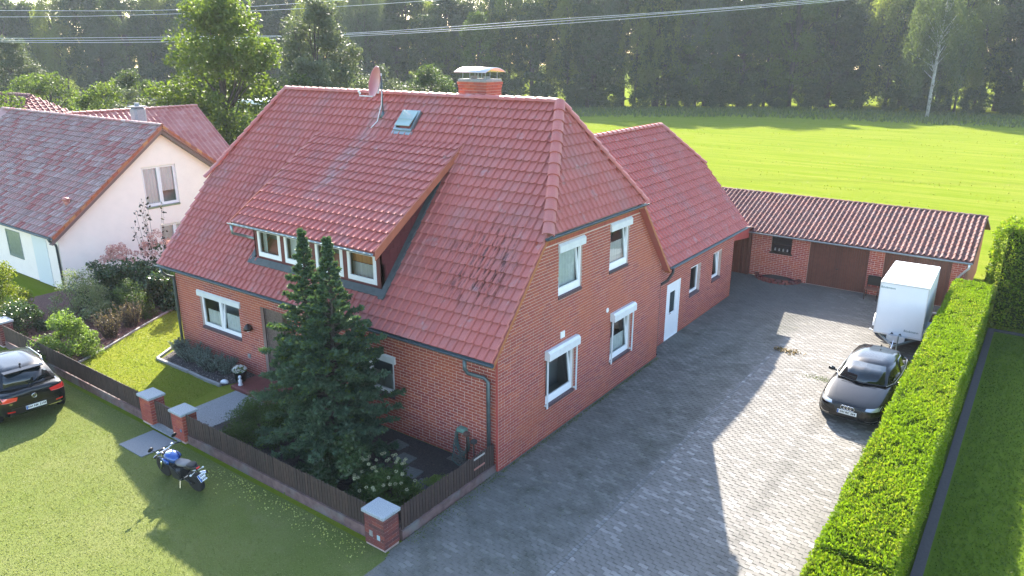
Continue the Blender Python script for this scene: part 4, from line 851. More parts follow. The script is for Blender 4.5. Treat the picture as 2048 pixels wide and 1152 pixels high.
# ------------------------------------------------------------------ small things in the garden and yard
ho = thing('garden_hose', 'coiled green garden hose hanging on its wall holder', 'hose', (-1.1, -.12, .35))
mb = MB(); mb.rbox(-1.23, -.97, -.2, -.004, .84, .94, .03); part('holder', mb, mat('green holder', (.13, .25, .20), .5), ho)
for k in range(6):
    mb = MB(); pts = []; rx, rz = .19 + .018 * (k % 3), .34 + .035 * k / 2
    for i in range(25):
        q = 2 * math.pi * i / 24; pts.append((-1.1 + rx * math.sin(q) + .012 * k * math.sin(3 * q + k), -.06 - .022 * k - .02 * abs(math.cos(q)), .92 - rz + rz * math.cos(q)))
    mb.tube(pts, .013, 6, False); part('hose_loop', mb, mat('hose %d' % k, (.06 + .01 * k, .13, .11), .5), ho, True)
mb = MB(); mb.tube([(-1.3, -.1, .5), (-1.36, -.16, .2), (-1.3, -.3, .03), (-1.0, -.4, .02), (-.8, -.2, .03)], .013, 6); part('hose_end', mb, mat('hose end', (.06, .13, .11), .5), ho, True)
pt = thing('flower_pot', 'black pot of white flowers beside the front door', 'flower pot', (-9.75, -.72, .1))
mb = MB(); mb.lathe([(.13, .1), (.16, .14), (.2, .42), (.22, .45), (.2, .46), (.18, .43), (.02, .42)], 14, Matrix.Translation((-9.75, -.72, 0))); part('pot', mb, M_blackm, pt, True)
st = MB(); st.rbox(-10.42, -10.14, -.55, -.28, 0, .38, .03); o = link('stone_block', st.mesh('stone_block'), mat('sandstone block', (.26, .19, .145), .85, grain=(12, .3), bump=(30, .6, .02))); tag(o, 'square sandstone block beside the lavender bed', 'stone')
fg = thing('garden_figurine', 'small white figurine standing in front of the flower pot', 'figurine', (-9.5, -.9, .1))
mb = MB(); mb.lathe([(.07, .1), (.075, .12), (.05, .18), (.065, .26), (.03, .32), (.03, .335)], 12, Matrix.Translation((-9.5, -.9, 0))); part('body', mb, M_trailer, fg, True); mb = MB(); mb.lathe([(.005, .325), (.045, .345), (.052, .38), (.035, .42), (.004, .43)], 12, Matrix.Translation((-9.5, -.9, 0))); part('head', mb, M_trailer, fg, True)
mb = MB(); mb.lathe([(.02, -.02), (.11, 0), (.1, .07), (.05, .11), (.004, .12)], 9, Matrix.Translation((-10.25, -.98, 0)) @ Matrix.Rotation(.5, 4, 'Z') @ Matrix.Diagonal((1.3, .8, 1, 1))); o = link('white_stone', mb.mesh('white_stone', True), M_trailer); tag(o, 'rounded white stone at the corner of the lavender bed', 'stone')
ch = thing('garden_chair', 'brown garden chair with black backrest standing before the garage pillar', 'chair', (4.85, 19.45, .28))
cx, cy, cz = 4.85, 19.45, .27
for x in (-.24, .24):
    for y in (-.2, .22): mb = MB(); mb.tube([(cx + x, cy + y, cz), (cx + x, cy + y, cz + (.46 if y < 0 else .9))], .02, 6); part('leg', mb, M_dbrown, ch)
mb = MB()
for i in range(5): mb.box(cx - .27, cx + .27, cy - .25 + i * .1, cy - .165 + i * .1, cz + .44, cz + .47)
part('seat', mb, mat('brown slats', (.19, .08, .055), .6), ch); mb = MB(); mb.rbox(cx - .26, cx + .26, cy + .19, cy + .26, cz + .55, cz + .95, .03); part('backrest', mb, M_blackm, ch)
br = thing('brick_ring', 'low horseshoe planter of red bricks against the garage wall', 'planter', (.85, 19.6, .28)); k = 0
for r in range(2):
    for i in range(11):
        q = math.pi * (i + .5 * (r % 2)) / 10.5; mb = MB(); M = Matrix.Translation((.85 + .95 * math.cos(q), 19.9 - .62 * math.sin(q), .27 + r * .1)) @ Matrix.Rotation(-q + math.pi / 2 + .1 * math.sin(i * 7.), 4, 'Z'); mb.rbox(-.12, .12, -.07, .07, 0, .09, .008, M); part('brick', mb, M_brick2, br)
mb = MB(); mb.lathe([(.8, .25), (.75, .36), (.4, .44), (.02, .46)], 14, Matrix.Translation((.85, 19.86, 0)) @ Matrix.Diagonal((1, .6, 1, 1))); part('soil', mb, M_soil, br, True)
tb = thing('wood_stack', 'small dark stack of timber between trailer and hedge', 'timber', (7.5, 18.6, .2))
for i in range(9):
    mb = MB(); mb.box(7.05 + rnd.uniform(-.05, .05), 7.7, 18.2 + .14 * (i % 3), 18.32 + .14 * (i % 3), .2 + .1 * (i // 3), .29 + .1 * (i // 3)); part('plank', mb, mat('plank %d' % i, [(.12, .1, .09), (.4, .4, .4), (.08, .05, .04)][(i * 7) % 3], .7), tb)
# overhead lines: two bundles far behind the house, poles out of view
M_wire = mat('overhead conductor', (.62, .64, .66), .3, metal=.6)
LABW = ['lowest conductor of the lower overhead line', 'middle conductor of the lower overhead line', 'top conductor of the lower overhead line', 'lower conductor of the upper overhead line', 'upper conductor of the upper overhead line']
for k, (pts, off) in enumerate([(WIRE_A, 0.), (WIRE_A, .22), (WIRE_A, .4), (WIRE_B, 0.), (WIRE_B, .55)]):
    mb = MB(); mb.tube([(x + .5 * off, y, z + off * (1 + .25 * math.sin(i * .9 + k))) for i, (x, y, z) in enumerate(pts)], .02, 5); o = link('power_line', mb.mesh('power_line', True), M_wire); tag(o, LABW[k] + ', strung across behind the roofs', 'power line', 'overhead power lines')

# ------------------------------------------------------------------ vegetation
def unit_dirs(n):
    v = rng.normal(size=(n, 3)); return v / np.linalg.norm(v, axis=1)[:, None]
def leaf_quads(P, L, Wd, D=None, flat=0.):
    """diamond leaves at P; D = leaf axis directions, flat = bias of the blade towards level"""
    n = len(P); a = unit_dirs(n) if D is None else D
    r = unit_dirs(n); r[:, 2] += flat * np.sign(r[:, 2] + 1e-6)
    nrm = r - (r * a).sum(1)[:, None] * a; nrm /= np.linalg.norm(nrm, axis=1)[:, None] + 1e-9
    b = np.cross(nrm, a); s = rng.uniform(.7, 1.3, n)[:, None]
    L = np.asarray(L).reshape(-1, 1) if np.ndim(L) else L
    V = np.stack([P - a * L * .5 * s, P + b * Wd * .5 * s, P + a * L * .5 * s, P - b * Wd * .5 * s], 1).reshape(-1, 3)
    return V, np.arange(4 * n).reshape(n, 4)
def leaf_mesh(name, P, L, Wd, D=None, flat=0., tone=None):
    V, F = leaf_quads(P, L, Wd, D, flat); return npmesh(name, V, F, rng.random(len(P)) if tone is None else tone)
def clumpy(n, centers, rad, squash=(1, 1, 1), tspread=.25):
    k = len(centers); i = rng.integers(0, k, n); rad = np.asarray(rad) * np.ones(k)
    off = unit_dirs(n) * (rng.random(n) ** .45)[:, None] * rad[i][:, None] * np.asarray(squash)
    ct = rng.random(k); return centers[i] + off, np.clip(ct[i] * .6 + rng.random(n) * .4, 0, .999), i
def wood(mb, p, q, r0, r1, bend=.1, n=4):
    p, q = V3(p), V3(q); d = q - p; o = V3((rnd.uniform(-1, 1), rnd.uniform(-1, 1), rnd.uniform(-.5, .5))) * d.length * bend
    mb.tube([p + d * (i / n) + o * math.sin(math.pi * i / n) for i in range(n + 1)], [r0 + (r1 - r0) * i / n for i in range(n + 1)], 6)

G_dark = [(.022, .040, .014), (.030, .052, .016), (.038, .062, .020), (.020, .036, .016)]
L_forest = leafmat('forest leaf', [(.045, .070, .026), (.056, .085, .028), (.07, .10, .032), (.042, .066, .03), (.085, .11, .038)], .5)
L_birch = leafmat('birch leaf', [(.07, .098, .036), (.085, .112, .04), (.062, .09, .036), (.10, .125, .042)], .55)
L_bright = leafmat('sunny leaf', [(.09, .135, .022), (.11, .155, .026), (.075, .115, .022), (.13, .165, .03)], .55)
L_grey = leafmat('grey green leaf', [(.085, .105, .065), (.10, .12, .08), (.075, .095, .055)], .4)
M_bark = mat('bark', (.06, .048, .038), .9, grain=(6, .4), bump=(15, .8, .03))
M_birchbark = mat('birch bark', (.34, .33, .31), .8, grain=(3, .5))

def broad(seed, Hh, Rr, nl, lm, base=.22, leaf=.3, tall=1., nclump=70, shape='round'):
    """trunk with limbs and a crown of leaf clumps; returns (trunk mesh, crown mesh)"""
    global rng; rng = np.random.default_rng(seed); zc0 = Hh * base
    t = rng.random(nclump) ** .8; z = zc0 + (Hh - zc0) * t
    env = np.sin(np.pi * np.clip(.12 + .86 * t, 0, 1)) ** .6 if shape == 'round' else (np.clip(1.15 - t, 0, 1) ** .55 if shape == 'cone' else np.where(t < .75, .85 + .15 * np.sin(9 * t), 1.6 * (1 - t) + .45))
    q = rng.uniform(0, 2 * np.pi, nclump); rr = Rr * env * (.35 + .65 * rng.random(nclump) ** .5) * (1 + .18 * np.sin(2 * q + seed) + .12 * np.sin(3 * q + 2 * seed))
    C = np.stack([rr * np.cos(q), rr * np.sin(q), z], 1); rad = Rr * rng.uniform(.2, .36, nclump)
    P, tone, ci = clumpy(nl, C, rad, (1, 1, .75))
    D = unit_dirs(len(P)); me = leaf_mesh('crown', P, leaf, leaf * .62, D, .5, tone)
    mb = MB(); mb.tube([(0, 0, -.3), (.05 * Hh * .1, 0, Hh * .3), (0, .02 * Hh, Hh * .62), (.01 * Hh, 0, Hh * .9)], [Hh * .022, Hh * .017, Hh * .01, Hh * .003], 8)
    for i in rng.choice(nclump, min(26, nclump), False):
        c = C[i]; wood(mb, (0, 0, max(zc0 * .8, c[2] * .62)), c, Hh * .006, Hh * .0016, .08)
    tm = mb.mesh('trunk', True); me.materials.append(lm); tm.materials.append(M_bark); return tm, me
def weeping(seed, Hh, Rr, nl, lm, bark=None):
    global rng; rng = np.random.default_rng(seed); ns = 150; t = rng.random(ns) ** .75; q = rng.uniform(0, 6.283, ns)
    env = np.sin(np.pi * np.clip(.2 + .78 * t, 0, 1)) ** .5; r = Rr * env * (.3 + .7 * rng.random(ns) ** .5)
    top = np.stack([r * np.cos(q), r * np.sin(q), Hh * (.25 + .74 * t)], 1); ln = Hh * rng.uniform(.08, .24, ns)
    i = rng.integers(0, ns, nl); s = rng.random(nl); sp = (.05 + .05 * s) * Rr
    P = top[i] + np.stack([rng.normal(0, 1, nl) * sp, rng.normal(0, 1, nl) * sp, -s * ln[i]], 1)
    P[:, 0] += .12 * Rr * s * np.cos(q[i]); P[:, 1] += .12 * Rr * s * np.sin(q[i]); P[:, 2] = np.maximum(P[:, 2], .12 * Hh * rng.random(nl) + .3)
    D = unit_dirs(nl) * .6 + np.array([0, 0, -1.]); D /= np.linalg.norm(D, axis=1)[:, None]
    me = leaf_mesh('crown', P, .34, .17, D, 0, np.clip(rng.random(ns)[i] * .6 + rng.random(nl) * .4, 0, .999)); mb = MB()
    mb.tube([(0, 0, -.3), (.2, .1, Hh * .3), (.1, -.1, Hh * .6), (.3, 0, Hh * .95)], [Hh * .013, Hh * .011, Hh * .007, Hh * .002], 8)
    for k in rng.choice(ns, 30, False): wood(mb, (.1, 0, top[k][2] * .75), top[k], Hh * .004, Hh * .0012, .06)
    tm = mb.mesh('trunk', True); me.materials.append(lm); tm.materials.append(bark or M_bark); return tm, me

L_yg = leafmat('yellowish wood leaf', [(.14, .175, .04), (.17, .20, .05), (.12, .155, .04), (.2, .22, .07)], .68)
L_gg = leafmat('grey wood leaf', [(.08, .10, .06), (.095, .118, .07), (.07, .09, .052)], .5)
VAR = [broad(3, 23, 5.0, 17000, L_forest, .04, .5, nclump=130, shape='col'), broad(5, 22, 5.6, 17000, L_forest, .04, .5, nclump=130), broad(9, 24, 4.8, 16000, L_birch, .05, .46, nclump=125, shape='col'),
       weeping(12, 24, 5.0, 18000, L_yg), weeping(17, 23, 5.4, 18000, L_gg), broad(21, 21, 5.2, 14000, L_bright, .06, .46, nclump=110), broad(25, 9, 4.6, 9000, L_forest, .02, .42, nclump=70)]
KIND = ['dark broadleaf tree', 'round-crowned broadleaf tree', 'narrow birch-like tree', 'weeping birch', 'dark weeping tree', 'sunlit yellow-green tree', 'understorey thicket']
def place_tree(vi, x, y, s, rz, label, group='woodland trees behind the meadow', name='tree', sz=1., trunk=True):
    r = thing(name, label, 'tree', (x, y, -.06), group); r.rotation_euler = (0, 0, rz); r.scale = (s, s, s * sz)
    if trunk: link('trunk', VAR[vi][0], None, r, local=True)
    link('crown', VAR[vi][1], None, r, local=True); return r
wood_line = [(34, 141), (4.9, 138), (-29.5, 133), (-59, 112), (-80, 100), (-112, 84), (-150, 66), (-185, 45)]
def along(poly, s):
    for (a, b), (c, d) in zip(poly, poly[1:]):
        l = math.hypot(c - a, d - b)
        if s <= l: return a + (c - a) * s / l, b + (d - b) * s / l, ((d - b) / l, -(c - a) / l)
        s -= l
    return None
rr_ = random.Random(5); s = 2.; tl = []; row = 0
pat = [0, 3, 1, 5, 4, 2, 0, 3, 5, 1, 4, 2, 3]
for row, (back, step, s) in enumerate(((0., 4.6, 2.), (7., 6., 4.), (16., 7.5, 1.))):
    while True:
        p = along(wood_line, s)
        if not p: break
        tl.append((p[0] - p[2][0] * back + rr_.uniform(-1.5, 1.5), p[1] + abs(p[2][1]) * back + rr_.uniform(-1.8, 1.8), row)); s += step * rr_.uniform(.8, 1.2)
ORD = ['first', 'second', 'third', 'fourth', 'fifth', 'sixth', 'seventh', 'eighth', 'ninth', 'tenth', 'eleventh', 'twelfth', 'thirteenth', 'fourteenth', 'fifteenth', 'sixteenth', 'seventeenth', 'eighteenth', 'nineteenth', 'twentieth']
def nth(i): return ORD[i] if i < 20 else '%s-%s' % (['twenty', 'thirty', 'forty', 'fifty', 'sixty'][i // 10 - 2], ORD[i % 10])
vis = []
for (x, y, row) in tl:
    ok, _ = seen(np.array([[x, y, 10.]]), 250)
    if ok[0]: vis.append((x, y, row))
cnt = [0, 0, 0]
for k, (x, y, row) in enumerate(vis):
    vi = pat[(k * 5 + row * 2) % len(pat)]
    lab = '%s, %s tree of the %s woodland row counted from the right' % (KIND[vi], nth(cnt[row]), ('front', 'middle', 'rear')[row]); cnt[row] += 1
    place_tree(vi, x, y, (rr_.uniform(.66, 1.06) if row == 0 else rr_.uniform(.92, 1.12)) * (.90 if x < -85 else 1.), rr_.uniform(0, 6.28), lab, sz=rr_.uniform(.92, 1.08))
# thicket at the wood's edge
s = 1.; k = 0
while True:
    p = along(wood_line, s)
    if not p: break
    x, y = p[0] + p[2][0] * -1.5, p[1] - 2.5 + rr_.uniform(-1.2, 1)
    if seen(np.array([[x, y, 2.]]), 60)[0][0]: place_tree(6, x, y, rr_.uniform(.38, .62), rr_.uniform(0, 6.28), 'low thicket at the wood edge, %s counted from the right' % nth(k), 'thickets along the wood edge', 'thicket', .9, False); k += 1
    s += rr_.uniform(5, 7)
# single white-stemmed birch standing out on the right, and garden trees on the left
VAR.append(weeping(29, 22, 4.8, 16000, L_birch, M_birchbark)); place_tree(7, -7.5, 124, .95, 1.0, 'weeping birch with bare white trunk standing before the dark wood', sz=1.05)
VAR += [broad(31, 14, 4.3, 24000, L_bright, .08, .30, nclump=130), broad(33, 15, 4.0, 22000, L_grey, .06, .27, nclump=120), broad(37, 7, 2.6, 6500, L_grey, .05, .2, nclump=45), broad(39, 7, 2.7, 6500, L_bright, .04, .22, nclump=45), broad(41, 8, 2.9, 6500, L_forest, .04, .22, nclump=45)]
GT = [(7, -39.6, 19.7, .96, 'tall bright-leaved maple rising behind the left end of the main roof'), (8, -42.4, 30.7, .93, 'tall grey-green tree next to the maple above the main roof'),
      (11, -36.6, 24.0, 1.0, 'dark tree low beneath the maple beside the plastered house'), (11, -33, 20.5, .8, 'dark leafy bush filling the gap right of the neighbour roof'), (8, -38.5, 26.5, .62, 'shaded tree between the maple and the grey-green tree'),
      (9, -46.4, 42.7, 1.18, 'pale rounded tree behind the ridge left of the chimney'), (11, -39.1, 41.4, 1.05, 'rounded bush tree directly left of the chimney'), (10, -44.9, 36.9, 1.05, 'yellowish bush behind the satellite dish'), (9, -42, 44.5, 1.15, 'pale bush between the satellite dish and chimney, farther back'),
      (10, -75.6, 21.1, 1.06, 'sunlit bush tree at the far left edge'), (10, -70.7, 21.0, 1.1, 'sunlit bush tree above the distant hipped roof'), (10, -53.0, 17.6, 1.05, 'bushy tree right of the distant hipped roof'), (9, -49.0, 17.8, 1.0, 'rounded silvery bush above the neighbour chimney'), (9, -46.6, 19.5, 1.05, 'upright silvery bush right of the neighbour chimney'), (10, -41, 17.2, 1.0, 'bright green small tree above the neighbour wing roof'),
      (10, -56.2, 11.2, .98, 'clipped yellow green bush at the left picture edge'), (8, -86, 24, .75, 'pale tree at the left picture edge before the woodland'), (11, -60, 24, 1.0, 'dark garden bush behind the distant hipped house'), (11, -52, 26, 1.05, 'dark garden bush behind the silvery bushes'), (10, -64, 24.5, 1.02, 'light garden bush behind the distant hipped house')]
for vi, x, y, s, lab in GT: place_tree(vi + 1, x, y, s, rr_.uniform(0, 6.28), lab, 'trees in the gardens to the left', 'garden_tree')
# rough grass along the wood edge
P = []; 
for i in range(9000):
    q = along(wood_line, rr_.uniform(0, 150)); d = rr_.random() ** 1.3 * 22
    if q: P.append((q[0] + rr_.uniform(-2, 2), q[1] - 4 - d, .12))
P = np.array(P); D = unit_dirs(len(P)) * .5 + np.array([0, 0, 1.]); D /= np.linalg.norm(D, axis=1)[:, None]
o = link('rough_grass', leaf_mesh('rough_grass', P, .75, .22, D, 0), leafmat('rough grass', [(.09, .12, .03), (.12, .14, .045), (.07, .10, .03)], .4)); o['kind'] = 'stuff'; o['label'] = 'tall uncut grass along the edge of the wood'; o['category'] = 'grass'

P = np.stack([rng.uniform(-75, 14, 26000), rng.uniform(27, 108, 26000), np.full(26000, -.02)], 1); ok = (np.sin(P[:, 0] * .31 + 1.7 * np.sin(P[:, 1] * .2)) * np.sin(P[:, 1] * .9 + P[:, 0] * .12) + rng.normal(0, .5, len(P))) > .7
P = P[ok & seen(P, 0)[0]]; D = unit_dirs(len(P)) * .7 + np.array([0, 0, .7]); D /= np.linalg.norm(D, axis=1)[:, None]
o = link('meadow_tufts', leaf_mesh('meadow_tufts', P, .11, .10, D, 0), leafmat('meadow tuft', [(.16, .195, .014), (.20, .215, .03), (.145, .185, .014), (.23, .225, .06)], .5)); o['kind'] = 'stuff'; o['label'] = 'uneven tufts of grass on the mown meadow'; o['category'] = 'grass'

# clipped thuja hedges
L_hedge = leafmat('thuja spray', [(.095, .165, .010), (.125, .205, .010), (.15, .235, .011), (.175, .255, .014), (.23, .25, .035)], .5, .6, .2)
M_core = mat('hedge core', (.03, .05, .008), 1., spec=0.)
def hedge(name, label, x0, x1, y0, y1, h, dens, leaf=.085, rough=.036, rnd_top=.12, seed=1, z0=.0):
    global rng; rng = np.random.default_rng(seed); hd = thing(name, label, 'hedge', ((x0 + x1) / 2, (y0 + y1) / 2, 0))
    A = [((y1 - y0) * h, 'x0'), ((y1 - y0) * h, 'x1'), ((x1 - x0) * h, 'y0'), ((x1 - x0) * h, 'y1'), ((y1 - y0) * (x1 - x0), 'z')]; Ps, Ns = [], []
    for a, f in A:
        n = int(a * dens * (1.4 if f == 'z' else 1)); u, v = rng.random(n), rng.random(n)
        if f[0] == 'x': p = np.stack([np.full(n, x0 if f == 'x0' else x1), y0 + u * (y1 - y0), z0 + v * h], 1); nn = (-1 if f == 'x0' else 1, 0, 0)
        elif f[0] == 'y': p = np.stack([x0 + u * (x1 - x0), np.full(n, y0 if f == 'y0' else y1), z0 + v * h], 1); nn = (0, -1 if f == 'y0' else 1, 0)
        else: p = np.stack([x0 + u * (x1 - x0), y0 + v * (y1 - y0), np.full(n, z0 + h)], 1); nn = (0, 0, 1)
        Ps.append(p); Ns.append(np.tile(np.array(nn, float), (n, 1)))
    P, Nn = np.concatenate(Ps), np.concatenate(Ns)
    cxm = (x0 + x1) / 2; e = np.clip((P[:, 2] - (z0 + h - rnd_top)) / rnd_top, 0, 1) ** 2; P[:, 0] = cxm + (P[:, 0] - cxm) * (1 - .5 * rnd_top / (x1 - x0) * 2 * e)
    ex = np.abs(P[:, 0] - cxm) / ((x1 - x0) / 2); P[:, 2] -= np.where(Nn[:, 2] > .5, rnd_top * .5 * ex ** 6, 0)
    w = np.sin(P[:, 1] * 2.1 + 1.7 * np.sin(P[:, 0] * 3 + P[:, 2] * 2.3)) * np.sin(P[:, 2] * 3.1 + P[:, 0] * 2.2 + P[:, 1] * .9); hol = np.sin(P[:, 1] * 5.3 + 2 * np.sin(P[:, 0] * 4.1)) * np.sin(P[:, 0] * 6.7 + P[:, 2] * 4.3 + 1.3 * np.sin(P[:, 1] * 1.9)); dip = np.where(hol > .75, -.06, 0.); P += Nn * (rough * w + dip - .03 + rng.normal(0, rough * .55, len(P)))[:, None]
    D = unit_dirs(len(P)) * .75 + Nn * .7 + np.array([0, 0, .35]); D /= np.linalg.norm(D, axis=1)[:, None]
    tn = np.clip(.5 + .28 * np.sin(P[:, 1] * .9 + 2 * np.sin(P[:, 0] * 1.3 + P[:, 2])) + rng.normal(0, .22, len(P)), 0, .999); link('foliage', leaf_mesh('foliage', P, leaf, leaf * .5, D, 0, tn), L_hedge, hd)
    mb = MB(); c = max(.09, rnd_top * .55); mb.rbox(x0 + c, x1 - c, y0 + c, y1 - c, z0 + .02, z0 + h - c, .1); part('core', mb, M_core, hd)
    return hd
hedge('thuja_hedge', 'long clipped bright green thuja hedge along the right of the drive', 7.74, 9.06, -.95, 18.75, 1.9, 820, .068, seed=4)
hedge('thuja_hedge', 'short thuja hedge block in front of the long hedge by the drive entrance', 7.72, 8.98, -4.6, -1.12, 1.86, 820, .068, seed=6)
hedge('thuja_hedge', 'tall thuja hedge behind the lawn beside the garage', 8.75, 17.5, 19.35, 21.4, 4.05, 420, .12, .09, .7, seed=8)

# the two-topped conifer in front of the house
L_fir = leafmat('fir needles', [(.068, .115, .072), (.085, .135, .08), (.058, .10, .068), (.10, .15, .085)], .32, .5, .3, (1.1, 1.25, .5))
L_firtip = leafmat('fresh fir tips', [(.10, .16, .03), (.13, .18, .035), (.085, .14, .03)], .45)
def conifer(name, label, x, y, tops, Rb, seed):
    global rng; rng = np.random.default_rng(seed); r_ = random.Random(seed); c = thing(name, label, 'tree', (x, y, 0)); mb = MB(); PA, DA, LA, TA, TD = [], [], [], [], []
    for (tx, ty, H_, R0, zlow) in tops:
        mb.tube([(tx * .2, ty * .2, -.1), (tx * .7, ty * .7, H_ * .35), (tx, ty, H_ * .7), (tx, ty, H_)], [.11, .085, .045, .01], 8); nb = int(128 * (H_ - zlow) / 5)
        for i in range(nb):
            f = (i + .5) / nb; z = zlow + (H_ - zlow) * f; q = i * 2.39996 + r_.uniform(-.3, .3); ln = min(R0 * ((1 - f) ** (1.37 if H_ > 5 else .55)), 1.55 if H_ > 5 else 1.62) * r_.uniform(.55, 1.2) + .05; up = -.12 + .75 * f + r_.uniform(-.08, .08)
            dv = np.array([math.cos(q), math.sin(q), up]); dv /= np.linalg.norm(dv); k = min(1, z / (H_ * .5)); b0 = np.array([tx * k, ty * k, z])
            mb.tube([b0, b0 + dv * ln * .5, b0 + dv * ln * .95 + np.array([0, 0, -.05 * ln])], [.02, .012, .004], 5)
            side = np.cross(dv, [0, 0, 1.]); side /= np.linalg.norm(side) + 1e-9
            for sgi in range(int(6 + ln * 13)):                     # twigs with needle sprays along the branch
                s = .22 + .78 * r_.random() ** .7; sd = r_.choice((-1, 1)); tl_ = (.13 + .30 * (1 - s)) * r_.uniform(.6, 1.2) * (.3 + .7 * min(1, ln)) * min(1, .3 + 1.5 * (1 - f)); td = dv * r_.uniform(.45, .9) + side * sd * r_.uniform(.3, .8) + np.array([0, 0, r_.uniform(-.15, .3)]); td /= np.linalg.norm(td)
                p0 = b0 + dv * ln * s; m = 15; t = rng.random(m); pts = p0 + td * (tl_ * t)[:, None]
                nd_ = td * .75 + unit_dirs(m) * .8; nd_ /= np.linalg.norm(nd_, axis=1)[:, None]; PA.append(pts + nd_ * .03); DA.append(nd_)
                if f > .4 and r_.random() < .35 + f * .5 or r_.random() < .08:
                    TA.append(p0 + td * tl_ + rng.normal(0, .02, (5, 3))); w = td + unit_dirs(5) * .6; TD.append(w / np.linalg.norm(w, axis=1)[:, None])
        w = np.array([tx, ty, H_]) + np.stack([rng.normal(0, .035, 120), rng.normal(0, .035, 120), -rng.random(120) * .5], 1); TA.append(w); d = unit_dirs(120) * .7 + np.array([0, 0, .7]); TD.append(d / np.linalg.norm(d, axis=1)[:, None])
    P = np.concatenate(PA); ok = P[:, 2] > .03; link('crown', leaf_mesh('crown', P[ok], .125, .052, np.concatenate(DA)[ok]), L_fir, c, local=True)
    link('fresh_shoots', leaf_mesh('fresh_shoots', np.concatenate(TA), .085, .034, np.concatenate(TD)), L_firtip, c, local=True)
    part('trunk', mb, M_bark, c, True, local=True); return c
conifer('conifer', 'tall dark green conifer with two tips growing before the house front', -4.12, -1.9, [(-.44, 0, 5.95, 2.7, .12), (.44, .02, 5.9, 2.7, .2), (0, 0, 4.1, 1.75, .05)], 1.8, 51)

# shrubs
def shrub(name, label, x, y, rx, ry, h, nl, lm, leaf=.07, seed=1, nclump=40, base=.0, flat=.4, asp=.6, group='garden shrubs', flowers=None, upright=0., z0=0.):
    global rng; rng = np.random.default_rng(seed); c = thing(name, label, 'shrub', (x, y, z0), group); d = unit_dirs(nclump); d[:, 2] = np.abs(d[:, 2]) * 1.15 - .12; k = (.55 + .4 * rng.random(nclump))[:, None]
    C = d * k * np.array([rx, ry, h * .5]) * np.array([1, 1, 1.75]); C[:, 2] = np.clip(C[:, 2], .05 * h, h * .93) + base
    P, tone, ci = clumpy(nl, C, min(rx, ry) * rng.uniform(.22, .38, nclump), (1, 1, .8)); P[:, 2] = np.maximum(P[:, 2], .03)
    D = unit_dirs(nl) + np.array([0, 0, upright]); D /= np.linalg.norm(D, axis=1)[:, None]
    link('foliage', leaf_mesh('foliage', P, leaf, leaf * asp, D, flat, tone), lm, c, local=True)
    mb = MB()
    for i in range(min(14, nclump)): wood(mb, (rnd.uniform(-.1, .1) * rx, rnd.uniform(-.1, .1) * ry, -.03), C[i], .014, .004, .1)
    part('stems', mb, M_bark, c, True, local=True)
    if flowers:
        fm, nf_, r0, zz = flowers
        for i in range(nf_):
            q = rng.uniform(0, 6.283); rr = math.sqrt(rng.random()); p = np.array([rx * rr * math.cos(q), ry * rr * math.sin(q), h * (zz + .25 * rng.random()) * (1 - .25 * rr * rr)]); n = 70; e = unit_dirs(n) * r0 * (.75 + .35 * rng.random(n))[:, None] * np.array([1, 1, .85])
            link('flower_head', leaf_mesh('flower_head', e, r0 * .42, r0 * .36, None, 0), fm, c, p, True)
    return c
L_laurel = leafmat('glossy laurel leaf', [(.04, .075, .03), (.052, .092, .034), (.066, .108, .038), (.044, .08, .04)], .38, .3, .5)
L_yew = leafmat('yew leaf', [(.05, .085, .024), (.068, .11, .028), (.04, .072, .024)], .4)
L_yellow = leafmat('yellow green leaf', [(.16, .19, .02), (.13, .165, .02), (.20, .21, .03), (.10, .14, .018)], .5)
L_varieg = leafmat('pale variegated leaf', [(.20, .24, .13), (.14, .19, .08), (.28, .30, .19), (.11, .16, .065), (.34, .35, .25)], .45)
L_lime = leafmat('fresh green leaf', [(.12, .19, .04), (.16, .23, .055), (.10, .16, .04), (.2, .26, .085)], .5)
L_lav = leafmat('lavender leaf', [(.16, .20, .18), (.13, .17, .15), (.19, .23, .20)], .3)
L_dry = leafmat('dry stem', [(.16, .12, .075), (.12, .085, .06), (.20, .16, .10)], .3)
L_purple = leafmat('purple leaf', [(.05, .018, .022), (.035, .02, .02), (.065, .02, .025)], .4)
F_pink = leafmat('pink hydrangea petal', [(.62, .36, .31), (.52, .26, .23), (.68, .46, .38), (.45, .2, .19)], .35, tint=(1., 1., 1.))
F_white = leafmat('white petal', [(.62, .62, .56), (.7, .7, .66), (.55, .56, .46)], .3, tint=(1., 1., 1.))
shrub('shrub', 'rounded dark yew shrub beside the garden path, left of the conifer', -6.5, -2.3, 1.1, 1.0, 1.3, 13000, L_yew, .06, 61, 60, upright=.6, asp=.4)
shrub('shrub', 'dark broad-leaved shrub behind the fence, right of the conifer foot', -2.75, -2.65, 1.15, .8, 1.35, 8500, L_laurel, .09, 62, 44)
shrub('shrub', 'shrub with cream-tipped leaves near the corner pillar', -1.45, -2.6, 1.0, .75, 1.1, 7000, L_yew, .075, 63, 36, flowers=(leafmat('cream leaf tip', [(.42, .42, .26), (.34, .36, .2), (.5, .5, .36)], .35, tint=(1, 1, .9)), 46, .04, .72))
shrub('shrub', 'low green ground cover at the corner by the short fence', -.75, -1.9, .5, .95, .4, 3200, L_lime, .05, 64, 24)
shrub('shrub', 'fresh green shrub spilling over the fence left of the lawn', -16.6, -2.95, 1.25, 1.0, 1.9, 10000, L_lime, .085, 65, 55)
shrub('shrub', 'tall yellow leaved shrub at the left picture edge', -22.2, -2.6, 1.3, 1.0, 3.0, 7000, L_yellow, .085, 66, 50, upright=.6)
shrub('shrub', 'dark green shrub with sunlit top, nearest the left edge behind the fence', -20.3, -2.75, .85, .8, 1.7, 5200, L_laurel, .085, 67, 40)
